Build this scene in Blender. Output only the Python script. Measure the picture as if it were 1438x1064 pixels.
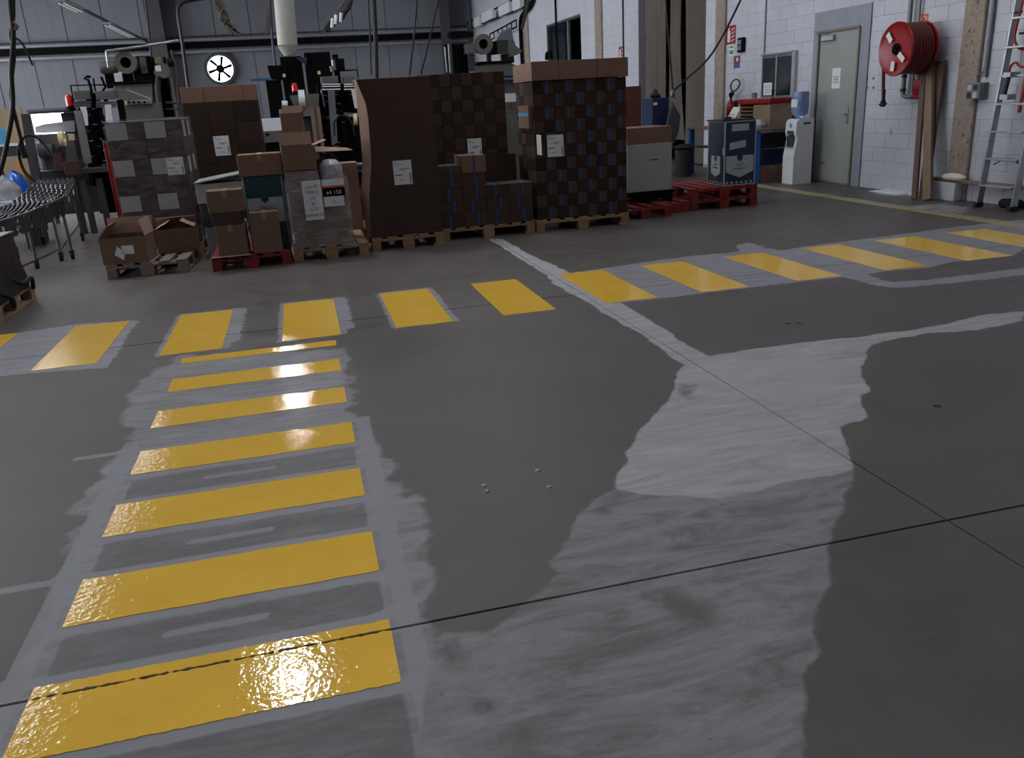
import bpy, math, random
import numpy as np
from mathutils import Vector, Matrix
random.seed(7)
for o in list(bpy.data.objects): bpy.data.objects.remove(o)
SC = bpy.context.scene
COL = SC.collection

# ---------------------------------------------------------------- camera
CR = ((0.96753799, -0.13041462, 0.21647692), (-0.24641901, -0.29665977, 0.9226433), (-0.05610618, -0.94603647, -0.31916624))
FP = 1156.96; EYE = 1.55
cam = bpy.data.cameras.new('camera'); cam.sensor_width = 36; cam.lens = FP/1438*36; cam.clip_end = 200
co = bpy.data.objects.new('camera', cam); COL.objects.link(co)
co.matrix_world = Matrix(((CR[0][0], -CR[0][1], -CR[0][2], 0), (CR[1][0], -CR[1][1], -CR[1][2], 0), (CR[2][0], -CR[2][1], -CR[2][2], EYE), (0, 0, 0, 1)))
SC.camera = co
# ---------------------------------------------------------------- view and light
SC.view_settings.view_transform = 'Standard'; SC.view_settings.look = 'None'
SC.view_settings.gamma = 1; SC.view_settings.use_curve_mapping = False
SC.view_settings.exposure = 0.35
ROOFFILL = 3.2; LAMP = 170.0; STRIP = 18.0; LEFTFILL = 6.5; BACKWIN = 6.0
w = bpy.data.worlds.new('daylight'); SC.world = w; w.use_nodes = True
w.node_tree.nodes['Background'].inputs[0].default_value = (.62, .74, 1, 1)
w.node_tree.nodes['Background'].inputs[1].default_value = 0.3

def ray(px, py):
    a, b = px-719, py-532
    return [r[0]*a+r[1]*b+r[2]*FP for r in CR]
def fl(px, py, z=0.0):
    d = ray(px, py); t = (z-EYE)/d[2]; return Vector((d[0]*t, d[1]*t, z))
def wx(px, py, X):
    d = ray(px, py); t = X/d[0]; return Vector((X, d[1]*t, EYE+d[2]*t))
def wy(px, py, Y):
    d = ray(px, py); t = Y/d[1]; return Vector((d[0]*t, Y, EYE+d[2]*t))

# ---------------------------------------------------------------- materials
def lin(h):
    if isinstance(h, str):
        c = [int(h[i:i+2], 16)/255 for i in (0, 2, 4)]
        c = [x/12.92 if x <= .04045 else ((x+.055)/1.055)**2.4 for x in c]
        return (*c, 1)
    return (*h, 1)
MATS = {}
def mat(name, color, rough=.6, metal=0, var=.15, scale=6, bump=0, bscale=40, rnd=0, emit=0, trans=0, alpha=1, stretch=None, spec=None, dark=None):
    if name in MATS: return MATS[name]
    m = bpy.data.materials.new(name); m.use_nodes = True; nt = m.node_tree; N = nt.nodes; L = nt.links
    b = N['Principled BSDF']; c = lin(color)
    b.inputs['Roughness'].default_value = rough; b.inputs['Metallic'].default_value = metal
    if spec is not None: b.inputs['Specular IOR Level'].default_value = spec
    tc = N.new('ShaderNodeTexCoord'); mp = N.new('ShaderNodeMapping'); L.new(tc.outputs['Object'], mp.inputs[0])
    if stretch: mp.inputs['Scale'].default_value = stretch
    n = N.new('ShaderNodeTexNoise'); n.inputs['Scale'].default_value = scale; n.inputs['Detail'].default_value = 6; n.inputs['Roughness'].default_value = .65
    L.new(mp.outputs[0], n.inputs[0])
    mr = N.new('ShaderNodeMapRange'); mr.inputs[1].default_value = .3; mr.inputs[2].default_value = .7
    mr.inputs[3].default_value = 1-var; mr.inputs[4].default_value = 1+var
    L.new(n.outputs[0], mr.inputs[0])
    fac = mr.outputs[0]
    if rnd:
        oi = N.new('ShaderNodeObjectInfo'); r2 = N.new('ShaderNodeMapRange'); r2.inputs[3].default_value = 1-rnd; r2.inputs[4].default_value = 1+rnd
        L.new(oi.outputs['Random'], r2.inputs[0]); mm = N.new('ShaderNodeMath'); mm.operation = 'MULTIPLY'
        L.new(fac, mm.inputs[0]); L.new(r2.outputs[0], mm.inputs[1]); fac = mm.outputs[0]
    mx = N.new('ShaderNodeVectorMath'); mx.operation = 'SCALE'; mx.inputs[0].default_value = c[:3]
    L.new(fac, mx.inputs['Scale'])
    outc = mx.outputs[0]
    if dark:   # dirt flecks: (colour, threshold, scale)
        n3 = N.new('ShaderNodeTexNoise'); n3.inputs['Scale'].default_value = dark[2]; n3.inputs['Detail'].default_value = 8; L.new(mp.outputs[0], n3.inputs[0])
        r3 = N.new('ShaderNodeMapRange'); r3.inputs[1].default_value = dark[1]; r3.inputs[2].default_value = dark[1]+.08; L.new(n3.outputs[0], r3.inputs[0])
        x3 = N.new('ShaderNodeMix'); x3.data_type = 'RGBA'; L.new(r3.outputs[0], x3.inputs['Factor']); L.new(outc, x3.inputs['A']); x3.inputs['B'].default_value = lin(dark[0]); outc = x3.outputs['Result']
    L.new(outc, b.inputs['Base Color'])
    if bump:
        n2 = N.new('ShaderNodeTexNoise'); n2.inputs['Scale'].default_value = bscale; n2.inputs['Detail'].default_value = 4; L.new(mp.outputs[0], n2.inputs[0])
        bp = N.new('ShaderNodeBump'); bp.inputs['Strength'].default_value = bump; bp.inputs['Distance'].default_value = .01
        L.new(n2.outputs[0], bp.inputs['Height']); L.new(bp.outputs[0], b.inputs['Normal'])
    if emit:
        b.inputs['Emission Color'].default_value = c; b.inputs['Emission Strength'].default_value = emit
    if trans: b.inputs['Transmission Weight'].default_value = trans
    if alpha < 1: b.inputs['Alpha'].default_value = alpha
    MATS[name] = m; return m

CARD = mat('cardboard', '6e5645', .75, var=.08, scale=8, bump=.1, bscale=60, rnd=.06)
CARDD = mat('cardboard_dark', '3f3029', .7, var=.1, scale=8, rnd=.12, spec=.3)
CARDE = mat('bundle_dark', '33261f', .8, var=.12, scale=20, rnd=.22, spec=.2)
CARDL = mat('bundle_light', '4a3a31', .8, var=.12, scale=20, rnd=.15, spec=.2)
CARDC = mat('cap_card', '755849', .75, var=.06, scale=5, rnd=.04)
CARDW = mat('white_board', 'a0a09e', .6, var=.05)
INNER = mat('cardboard_inner', '9a7c6c', .8, var=.08)
TAPE = mat('tape', '8d7355', .3, var=.05)
BLUET = mat('blue_strap', '1b4878', .4, var=.05)
PAPER = mat('paper', 'd8dade', .6, var=.03)
PRINT = mat('print', '2a2c30', .7, var=.05)
PINE = mat('pine', '94765a', .75, var=.2, scale=4, stretch=(1, 6, 6), rnd=.12)
GREYW = mat('weathered_wood', '7c6f66', .8, var=.25, scale=5, stretch=(1, 6, 6), rnd=.15)
REDW = mat('red_wood', '7a1a1c', .7, var=.25, scale=8, rnd=.15, dark=('3a2422', .62, 9))
TEAL = mat('teal_print', '0f3844', .5, var=.05)
NAVY = mat('navy_print', '142c44', .5, var=.06)
GREYP = mat('grey_print', 'a8b0b4', .6, var=.04)
STEEL = mat('steel', '8a8c90', .35, 1, var=.15, scale=12)
ALU = mat('aluminium', 'a9adb2', .4, .8, var=.12, scale=10)
DSTEEL = mat('dark_steel', '2c2d30', .45, .6, var=.3, scale=14)
BLACK = mat('black', '08080a', .8, var=.2, spec=.1)
BLACKR = mat('black_rubber', '111113', .6, var=.2)
MGREY = mat('machine_grey', '5b5d57', .5, var=.08, scale=4, rnd=.04)
MGREYD = mat('machine_grey_dark', '36383a', .55, var=.12, scale=4)
RED = mat('red_paint', '8c1216', .3, var=.1, scale=10)
REDD = mat('red_hose', '64191f', .5, var=.12, scale=30)
ORANGE = mat('orange_sign', 'd24a22', .5, var=.05)
WHITE = mat('white_plastic', 'd4d8de', .35, var=.03)
BLUE = mat('blue_paint', '1459a8', .45, var=.08)
DBLUE = mat('dark_blue', '13264e', .5, var=.1)
LBLUE = mat('light_blue', '4f9fd0', .4, var=.1)
WALLP = mat('wall_paint', 'b9bdc7', .7, var=.07, scale=2.2, bump=.35, bscale=35, rnd=.02, dark=('85878e', .70, 4))
MORT = mat('wall_joint', '979aa3', .8, var=.15, scale=6)
CONC = mat('rough_concrete', '93867c', .85, var=.22, scale=14, bump=.6, bscale=50, dark=('57504a', .6, 22))
DOORP = mat('door_paint', '8c918f', .5, var=.04, scale=3)
DFRAME = mat('door_surround', '868c98', .6, var=.06, scale=3)
PANEL = mat('wall_panel', '696d75', .6, var=.06, scale=1.5, rnd=.03)
CEIL = mat('ceiling_sheet', '55585e', .8, var=.08)
DARKW = mat('dark_wall', '3b3d42', .8, var=.12)
CURT = mat('gate_curtain', '59524b', .7, var=.2, scale=3, stretch=(1, 1, .15), rnd=.05)
PIPE = mat('pipe_grey', '6f737a', .45, .3, var=.12)
PIPEL = mat('duct_white', 'a5a69f', .5, var=.06)
WOODP = mat('pale_ply', 'a08a70', .7, var=.1, scale=4, stretch=(6, 1, 1))
BOARD = mat('board_brown', '5c493d', .65, var=.2, scale=5, stretch=(6, 6, .6), rnd=.2)
BOARDL = mat('board_tan', '806c5a', .6, var=.15, scale=5, stretch=(6, 6, .6), rnd=.12)
GREENL = mat('small_green', '4d8a50', .5)
CREAM = mat('cream', 'd9c9a0', .5, var=.05)
YEL = mat('yellow_plastic', 'c89020', .5, var=.05)
FOAM = mat('foam', 'd8d0c0', .8, var=.08, bump=.4, bscale=20)
DGLASS = mat('dark_glass', '12171f', .15, var=.1)
STRIPM = mat('strip_glow', (.95, .97, 1.0), .5, var=.02, emit=STRIP)
ROOFFILLM = mat('skylight_sheet', (.96, .97, 1.0), .5, var=.02, emit=ROOFFILL)  # glow of the roof panels added as fill light
LAMPM = mat('lamp_glow', (.97, .98, 1.0), .5, var=.02, emit=LAMP)
LEFTFILLM = mat('left_window_glow', (.95, .96, 1.0), .5, var=.02, emit=LEFTFILL)  # glow of the unseen windows added on the left wall
BACKM = mat('back_window_glow', (.85, .95, 1.0), .5, var=.05, emit=BACKWIN)
TUBEM = mat('dim_tube', 'c0c4c0', .4, emit=.25)

def film_mat():
    m = bpy.data.materials.new('stretch_film'); m.use_nodes = True; nt = m.node_tree; N = nt.nodes; L = nt.links
    N.remove(N['Principled BSDF']); out = N['Material Output']
    tr = N.new('ShaderNodeBsdfTransparent'); gl = N.new('ShaderNodeBsdfPrincipled')
    gl.inputs['Base Color'].default_value = lin('b9bcc4'); gl.inputs['Roughness'].default_value = .18
    tc = N.new('ShaderNodeTexCoord'); mp = N.new('ShaderNodeMapping'); mp.inputs['Scale'].default_value = (1, 1, 3); L.new(tc.outputs['Object'], mp.inputs[0])
    n = N.new('ShaderNodeTexNoise'); n.inputs['Scale'].default_value = 5; n.inputs['Detail'].default_value = 5; n.inputs['Distortion'].default_value = 1.2; L.new(mp.outputs[0], n.inputs[0])
    bp = N.new('ShaderNodeBump'); bp.inputs['Strength'].default_value = .9; bp.inputs['Distance'].default_value = .05; L.new(n.outputs[0], bp.inputs['Height']); L.new(bp.outputs[0], gl.inputs['Normal'])
    r = N.new('ShaderNodeMapRange'); r.inputs[1].default_value = .35; r.inputs[2].default_value = .75; r.inputs[3].default_value = .03; r.inputs[4].default_value = .26; L.new(n.outputs[0], r.inputs[0])
    mx = N.new('ShaderNodeMixShader'); L.new(r.outputs[0], mx.inputs[0]); L.new(tr.outputs[0], mx.inputs[1]); L.new(gl.outputs[0], mx.inputs[2]); L.new(mx.outputs[0], out.inputs[0])
    return m
FILM = film_mat(); FILM2 = film_mat(); FILM2.name = 'shiny_film'
for n_ in FILM2.node_tree.nodes:
    if n_.type == 'MAP_RANGE': n_.inputs[3].default_value = .12; n_.inputs[4].default_value = .55
BOTTLE = mat('blue_bottle', (.35, .55, .85), .08, var=.03, trans=.75)
CLEARP = mat('clear_plastic_bag', 'a8aab0', .15, var=.3, scale=14, bump=1, bscale=18)

def yellow_mat():
    m = mat('yellow_paint', 'f3c34c', .06, var=.05, scale=3)
    nt = m.node_tree; N = nt.nodes; L = nt.links; b = N['Principled BSDF']
    g = N.new('ShaderNodeNewGeometry')
    n1 = N.new('ShaderNodeTexNoise'); n1.inputs['Scale'].default_value = 42; n1.inputs['Detail'].default_value = 3; L.new(g.outputs['Position'], n1.inputs[0])
    bp = N.new('ShaderNodeBump'); bp.inputs['Strength'].default_value = .3; bp.inputs['Distance'].default_value = .004
    L.new(n1.outputs[0], bp.inputs['Height']); L.new(bp.outputs[0], b.inputs['Normal'])
    b.inputs['Specular IOR Level'].default_value = .5
    return m
YELP = yellow_mat()

# ---------------------------------------------------------------- mesh builder
class MB:
    def __init__(s): s.v = []; s.f = []
    def add(s, vs, fs, M=None):
        k = len(s.v)
        if M is not None: vs = [M @ Vector(v) for v in vs]
        s.v += [tuple(v) for v in vs]; s.f += [tuple(i+k for i in f) for f in fs]; return s
    def box(s, x0, x1, y0, y1, z0, z1, M=None):
        if x0 > x1: x0, x1 = x1, x0
        if y0 > y1: y0, y1 = y1, y0
        if z0 > z1: z0, z1 = z1, z0
        return s.add([(x0,y0,z0),(x1,y0,z0),(x1,y1,z0),(x0,y1,z0),(x0,y0,z1),(x1,y0,z1),(x1,y1,z1),(x0,y1,z1)],
              [(0,3,2,1),(4,5,6,7),(0,1,5,4),(1,2,6,5),(2,3,7,6),(3,0,4,7)], M)
    def cbox(s, x0, x1, y0, y1, z0, z1, c=.004, M=None):   # chamfered box
        if x0 > x1: x0, x1 = x1, x0
        if y0 > y1: y0, y1 = y1, y0
        if z0 > z1: z0, z1 = z1, z0
        c = min(c, (x1-x0)/3, (y1-y0)/3, (z1-z0)/3)
        def ring(i, z): return [(x0+i,y0+c if i == 0 else y0+c,z)]
        vs = []
        def R8(ins, z):
            a0, a1, b0, b1 = x0+ins, x1-ins, y0+ins, y1-ins
            return [(a0+c,b0,z),(a1-c,b0,z),(a1,b0+c,z),(a1,b1-c,z),(a1-c,b1,z),(a0+c,b1,z),(a0,b1-c,z),(a0,b0+c,z)]
        for ins, z in ((c*.7, z0), (0, z0+c), (0, z1-c), (c*.7, z1)): vs += R8(ins, z)
        fs = [tuple(range(7, -1, -1)), tuple(range(24, 32))]
        for r in range(3):
            for i in range(8):
                j = (i+1) % 8; fs.append((r*8+i, r*8+j, r*8+8+j, r*8+8+i))
        return s.add(vs, fs, M)
    def cyl(s, p0, p1, r, n=16, r2=None, cap=True):
        p0 = Vector(p0); p1 = Vector(p1); d = (p1-p0).normalized(); r2 = r if r2 is None else r2
        a = d.orthogonal().normalized(); b = d.cross(a)
        vs = []
        for p, q in ((p0, r), (p1, r2)):
            for i in range(n):
                t = 2*math.pi*i/n; vs.append(p+a*(q*math.cos(t))+b*(q*math.sin(t)))
        fs = [(i, (i+1) % n, n+(i+1) % n, n+i) for i in range(n)]
        if cap: fs += [tuple(range(n-1, -1, -1)), tuple(range(n, 2*n))]
        return s.add(vs, fs)
    def ring(s, p0, p1, ro, ri, n=24):
        p0 = Vector(p0); p1 = Vector(p1); d = (p1-p0).normalized(); a = d.orthogonal().normalized(); b = d.cross(a); vs = []
        for p, q in ((p0, ro), (p1, ro), (p1, ri), (p0, ri)):
            for i in range(n):
                t = 2*math.pi*i/n; vs.append(p+a*(q*math.cos(t))+b*(q*math.sin(t)))
        fs = []
        for k in range(4):
            for i in range(n):
                j = (i+1) % n; fs.append((k*n+i, k*n+j, ((k+1) % 4)*n+j, ((k+1) % 4)*n+i))
        return s.add(vs, fs)
    def tube(s, pts, r, n=8, smooth=0):
        pts = [Vector(p) for p in pts]
        if smooth:
            q = []
            P = [pts[0]]+pts+[pts[-1]]
            for i in range(1, len(P)-2):
                for k in range(smooth):
                    t = k/smooth
                    q.append(.5*((2*P[i])+(P[i+1]-P[i-1])*t+(2*P[i-1]-5*P[i]+4*P[i+1]-P[i+2])*t*t+(3*P[i]-P[i-1]-3*P[i+1]+P[i+2])*t**3))
            q.append(pts[-1]); pts = q
        k0 = len(s.v); up = None; m = len(pts)
        for i, p in enumerate(pts):
            d = (pts[min(i+1, m-1)]-pts[max(i-1, 0)])
            d = d.normalized() if d.length > 1e-9 else Vector((0, 0, 1))
            if up is None: a = d.orthogonal().normalized()
            else:
                a = up-d*up.dot(d); a = a.normalized() if a.length > 1e-6 else d.orthogonal().normalized()
            up = a; b = d.cross(a)
            for j in range(n):
                t = 2*math.pi*j/n; s.v.append(tuple(p+a*(r*math.cos(t))+b*(r*math.sin(t))))
        for i in range(m-1):
            for j in range(n):
                j2 = (j+1) % n; s.f.append((k0+i*n+j, k0+i*n+j2, k0+(i+1)*n+j2, k0+(i+1)*n+j))
        s.f.append(tuple(k0+j for j in range(n-1, -1, -1))); s.f.append(tuple(k0+(m-1)*n+j for j in range(n)))
        return s
    def lathe(s, prof, c, n=24, axis='z'):
        c = Vector(c); vs = []
        for r, h in prof:
            for i in range(n):
                t = 2*math.pi*i/n; a, b = r*math.cos(t), r*math.sin(t)
                vs.append(c+Vector((a, b, h) if axis == 'z' else ((h, a, b) if axis == 'x' else (a, h, b))))
        fs = []
        for k in range(len(prof)-1):
            for i in range(n):
                j = (i+1) % n; fs.append((k*n+i, k*n+j, (k+1)*n+j, (k+1)*n+i))
        fs += [tuple(range(n-1, -1, -1)), tuple(range((len(prof)-1)*n, len(prof)*n))]
        return s.add(vs, fs)
    def prism(s, poly, a, b, axis='y'):
        n = len(poly)
        def P(u, w_, t): return {'y': (u, t, w_), 'x': (t, u, w_), 'z': (u, w_, t)}[axis]
        vs = [P(u, w_, a) for u, w_ in poly]+[P(u, w_, b) for u, w_ in poly]
        fs = [tuple(range(n)), tuple(range(2*n-1, n-1, -1))]+[(i, n+i, n+(i+1) % n, (i+1) % n) for i in range(n)]
        return s.add(vs, fs)
    def sheet(s, p, t):   # quad p (4 points) thickened by t along its normal
        p = [Vector(q) for q in p]; nrm = (p[1]-p[0]).cross(p[3]-p[0]).normalized()*t
        return s.add(p+[q+nrm for q in p], [(0,3,2,1),(4,5,6,7),(0,1,5,4),(1,2,6,5),(2,3,7,6),(3,0,4,7)])

ORG = {}
def finish(me, m, smooth):
    me.materials.append(m)
    me.validate()
    import bmesh
    bm = bmesh.new(); bm.from_mesh(me); bmesh.ops.recalc_face_normals(bm, faces=bm.faces); bm.to_mesh(me); bm.free()
    if smooth:
        me.shade_smooth(); me.set_sharp_from_angle(angle=math.radians(35))
def obj(name, mb, m, parent=None, smooth=False, label=None, kind=None, org=None):
    o_ = org if org is not None else (ORG.get(parent.name, Vector((0, 0, 0))) if parent else Vector((0, 0, 0)))
    me = bpy.data.meshes.new(name); me.from_pydata([(v[0]-o_[0], v[1]-o_[1], v[2]-o_[2]) for v in mb.v], [], mb.f)
    finish(me, m, smooth)
    o = bpy.data.objects.new(name, me); COL.objects.link(o)
    if parent: o.parent = parent; ORG[o.name] = o_
    if label: o['label'] = label
    if kind: o['kind'] = kind
    return o
def tag(o, label, cat, group=None, kind=None):
    o['label'] = label; o['category'] = cat
    if group: o['group'] = group
    if kind: o['kind'] = kind
    return o
def thing(name, label, cat, loc, group=None, rz=0):
    o = bpy.data.objects.new(name, None); COL.objects.link(o); o.location = loc; o.rotation_euler = (0, 0, rz); o.empty_display_size = .1
    ORG[o.name] = Vector(loc); return tag(o, label, cat, group)
def local(t): ORG[t.name] = Vector((0, 0, 0)); return t
def single(name, label, cat, mb, m, group=None, smooth=False, kind=None):
    a = np.array(mb.v); lo = a.min(0); hi = a.max(0); c = Vector(((lo[0]+hi[0])/2, (lo[1]+hi[1])/2, lo[2]))
    o = obj(name, mb, m, None, smooth, org=c); o.location = c; ORG[o.name] = c
    return tag(o, label, cat, group, kind)
def struct(name, mb, m, parent=None, kind='structure', smooth=False):
    o = obj(name, mb, m, parent, smooth)
    if not parent: o['kind'] = kind
    return o
def dup(o, loc, label=None, rz=None, group=None):
    c = o.copy(); COL.objects.link(c); c.location = loc
    if rz is not None: c.rotation_euler = (0, 0, rz)
    if label: c['label'] = label
    if group: c['group'] = group
    for ch in o.children:
        d = ch.copy(); COL.objects.link(d); d.parent = c
        for g in ch.children:
            e = g.copy(); COL.objects.link(e); e.parent = d
    return c
def text(s, size, m, parent, M, name='lettering', ext=.0006, align='CENTER'):
    cu = bpy.data.curves.new('t', 'FONT'); cu.body = s; cu.size = size; cu.extrude = ext; cu.align_x = align; cu.resolution_u = 2
    to = bpy.data.objects.new('t', cu); COL.objects.link(to)
    dg = bpy.context.evaluated_depsgraph_get(); me = bpy.data.meshes.new_from_object(to.evaluated_get(dg))
    bpy.data.objects.remove(to)
    org = ORG.get(parent.name, Vector((0, 0, 0)))
    me.transform(Matrix.Translation(-org) @ M); me.materials.clear(); me.materials.append(m)
    o = bpy.data.objects.new(name, me); COL.objects.link(o); o.parent = parent; return o
FACE_Y = Matrix.Rotation(math.pi/2, 4, 'X')                                # text readable from -Y
FACE_X = Matrix.Rotation(-math.pi/2, 4, 'Z') @ Matrix.Rotation(math.pi/2, 4, 'X')   # readable from -X
def TY(x, y, z): return Matrix.Translation((x, y, z)) @ FACE_Y
def TX(x, y, z): return Matrix.Translation((x, y, z)) @ FACE_X
def pb(mb, x0, y0, x1, y1, Y, dep, c=.004):
    ym = (y0+y1)/2; xm = (x0+x1)/2
    return mb.cbox(wy(x0, ym, Y).x, wy(x1, ym, Y).x, Y, Y+dep, wy(xm, y1, Y).z, wy(xm, y0, Y).z, c)

# ================================================================= FLOOR
XW = 8.3; YB = 39.0; XL = -14.0; YF = -6.0; ZC = 7.0
def floor_mat():
    m = bpy.data.materials.new('polished_concrete'); m.use_nodes = True; nt = m.node_tree; N = nt.nodes; L = nt.links
    b = N['Principled BSDF']; g = N.new('ShaderNodeNewGeometry')
    def noise(scale, detail=6, rough=.6, dist=0, st=None):
        n = N.new('ShaderNodeTexNoise'); n.inputs['Scale'].default_value = scale; n.inputs['Detail'].default_value = detail
        n.inputs['Roughness'].default_value = rough; n.inputs['Distortion'].default_value = dist
        if st:
            mp = N.new('ShaderNodeMapping'); mp.inputs['Scale'].default_value = st; L.new(g.outputs['Position'], mp.inputs[0]); L.new(mp.outputs[0], n.inputs[0])
        else: L.new(g.outputs['Position'], n.inputs[0])
        return n.outputs[0]
    def rng(x, a, b_, c, d, smooth=False):
        r = N.new('ShaderNodeMapRange'); r.inputs[1].default_value = a; r.inputs[2].default_value = b_; r.inputs[3].default_value = c; r.inputs[4].default_value = d
        if smooth: r.interpolation_type = 'SMOOTHSTEP'
        L.new(x, r.inputs[0]); return r.outputs[0]
    def mth(op, a, b_):
        q = N.new('ShaderNodeMath'); q.operation = op
        for i, v in enumerate((a, b_)):
            if isinstance(v, (int, float)): q.inputs[i].default_value = v
            else: L.new(v, q.inputs[i])
        return q.outputs[0]
    def mix(f, a, b_):
        q = N.new('ShaderNodeMix'); q.data_type = 'RGBA'
        if isinstance(f, float): q.inputs['Factor'].default_value = f
        else: L.new(f, q.inputs['Factor'])
        for k, v in (('A', a), ('B', b_)):
            if isinstance(v, tuple): q.inputs[k].default_value = v
            else: L.new(v, q.inputs[k])
        return q.outputs['Result']
    def attr(n):
        a = N.new('ShaderNodeAttribute'); a.attribute_name = n; return a.outputs['Fac']
    big = noise(.7, 5, .6); med = noise(4, 6, .65); fine = noise(160, 3, .7); brush = noise(3.0, 6, .7, 1.5, (.5, 2.2, 1)); edge = noise(14, 5, .7)
    base = mix(rng(big, .35, .65, 0, 1), lin('4f4946'), lin('5a5452'))
    base = mix(rng(med, .35, .7, 0, .6), base, lin('645f5d'))
    streak = noise(2.2, 6, .75, .8, (1.0, 3.5, 1))
    edge2 = noise(5, 4, .5)
    def mask(name, jit, soft, e=None):
        j = rng(e or edge, .25, .75, -jit, jit)
        return rng(mth('ADD', attr(name), j), -soft, soft, 1, 0, True)
    midc = mix(rng(brush, .35, .65, 0, 1), lin('747377'), lin('929299'))
    lightc = mix(rng(brush, .35, .68, 0, 1), lin('96959a'), lin('b4b4ba'))
    lightb = mix(rng(streak, .35, .66, 0, 1), lin('706d6d'), lin('8f8e94'))
    scuff = mth('MULTIPLY', mask('scuff', .07, .025, edge2), rng(streak, .2, .55, .6, 1))
    c = mix(scuff, base, midc)
    c = mix(mth('MULTIPLY', mask('inset', .006, .008), rng(streak, .3, .65, .95, .45)), c, lin('575453'))
    c = mix(mth('MULTIPLY', mask('tape', .002, .004), .8), c, mix(rng(med, .3, .7, 0, 1), lin('83858c'), lin('8f9198')))
    c = mix(mth('MULTIPLY', mask('lower', .03, .012, edge2), rng(streak, .25, .5, .55, 1)), c, lightb)
    c = mix(mth('MULTIPLY', mask('light', .025, .008, edge2), .95), c, lightc)
    c = mix(mth('MULTIPLY', mask('cross', .03, .008), .9), c, mix(rng(brush, .3, .7, 0, 1), lin('7e7e85'), lin('9a9ba2')))
    c = mix(mth('MULTIPLY', mask('stain', .03, .04), rng(streak, .3, .6, .4, .9)), c, lin('57504c'))
    c = mix(mth('MULTIPLY', mask('chalk', .05, .03), rng(streak, .35, .6, .2, .9)), c, lin('a8a8ae'))
    c = mix(mth('MULTIPLY', mask('wornyellow', .01, .006), rng(edge, .35, .55, .25, .9)), c, lin('b9a560'))
    spk = rng(noise(45, 2, .5), .72, .76, 0, .5)
    c = mix(spk, c, lin('3a3533'))
    c = mix(rng(fine, .66, .74, 0, .3), c, lin('a8a6a4'))
    L.new(c, b.inputs['Base Color'])
    rr = mth('ADD', rng(med, .3, .7, .40, .55), mth('MULTIPLY', mth('MAXIMUM', mask('light', .025, .008, edge2), mask('lower', .03, .012, edge2)), .14))
    L.new(rr, b.inputs['Roughness']); b.inputs['Specular IOR Level'].default_value = .32
    bp = N.new('ShaderNodeBump'); bp.inputs['Strength'].default_value = .12; bp.inputs['Distance'].default_value = .002; L.new(fine, bp.inputs['Height']); L.new(bp.outputs[0], b.inputs['Normal'])
    return m
FLOORM = floor_mat()
SX0, SX1 = -.95, .09                                        # the ladder of stripes
LAD = [(1.98, 2.30), (2.60, 2.91), (3.235, 3.53), (3.84, 4.13), (4.46, 4.75), (5.08, 5.34), (5.72, 5.85)]
LAD = [(1.99, 2.305), (2.61, 2.91), (3.235, 3.53), (3.845, 4.14), (4.465, 4.745), (5.085, 5.35), (5.70, 5.84)]
CRW = [-2.79, -1.95, -1.12, -.28, .55, 1.37, 2.21, 3.03, 3.89, 4.74, 5.57, 6.42]
CY0, CY1 = 5.98, 7.24
def W2(pts): return [tuple(fl(x, y)[:2]) for x, y in pts]
def rect(a, b, c, d): return [(a, c), (b, c), (b, d), (a, d)]
POLY = {k: [] for k in ('scuff', 'inset', 'tape', 'lower', 'light', 'cross', 'stain', 'chalk', 'wornyellow')}
POLY['light'].append(W2([(960,512),(945,532),(950,548),(925,575),(900,600),(880,640),(862,690),(1010,700),(1190,660),(1192,640),(1180,600),(1215,585),(1208,555),(1222,548),(1212,530),(1218,495),(1222,484),(1290,470),(1370,463),(1438,450),(1438,438),(1390,440),(1330,455),(1230,470),(1130,480),(1060,490),(995,500),(960,480),(905,443),(870,425),(800,382),(740,355),(705,335),(688,336),(735,366),(768,386),(775,397),(830,428),(880,457),(940,497)]))
POLY['lower'].append(W2([(925,575),(880,640),(862,685),(838,697),(812,725),(800,755),(768,785),(790,805),(740,845),(715,865),(690,890),(640,892),(618,885),(608,920),(600,960),(590,1064),(500,1200),(1100,1300),(1128,1064),(1128,1000),(1132,940),(1145,920),(1150,860),(1168,820),(1163,768),(1175,730),(1195,685),(1190,640),(1150,600)]))
POLY['scuff'].append(W2([(255,500),(198,534),(185,562),(170,598),(192,615),(150,650),(125,695),(100,720),(118,735),(80,800),(55,900),(20,960),(-40,1020),(-40,1300),(700,1300),(640,1064),(625,930),(605,860),(598,800),(588,765),(592,745),(580,700),(555,690),(545,650),(525,610),(500,585),(492,540),(484,490)]))
for i in range(len(LAD)-1):
    a, b = LAD[i][1], LAD[i+1][0]
    if i < 3: POLY['inset'].append(rect(SX0+.02, SX1-.01, a+.045, b-.06))
    if i < 3: POLY['tape'].append(rect(-.62, -.28, (a+b)/2-.02, (a+b)/2+.02))
POLY['inset'] += [rect(SX0-.1, SX1, 1.2, 1.94), rect(1.27, 4.5, 1.70, 1.718)]
POLY['tape'] += [rect(.115, .185, 1.2, 4.2), rect(-1.05, -.975, 1.2, 4.3)]
for i, (a, b) in enumerate(LAD[:4]):
    POLY['tape'] += [rect(SX0-.16*(1+i % 2), SX1+.1, b, b+.045), rect(SX0-.1, SX1+.08, a-.045, a)]
XS = [(-2.95, -1.48, CY0-.12, CY1+.03)]
POLY['cross'].append(W2([(-20,475),(60,462),(100,456),(182,450),(196,450),(180,468),(170,490),(150,516),(50,523),(-20,530)]))
for x in CRW[2:5]: POLY['cross'].append(rect(x-.035, x+.47, CY0-.01, CY1+.05))
for x in CRW[2:4]: POLY['cross'].append(rect(x+.4, x+.53, CY0+.15, CY1+.02))
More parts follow.
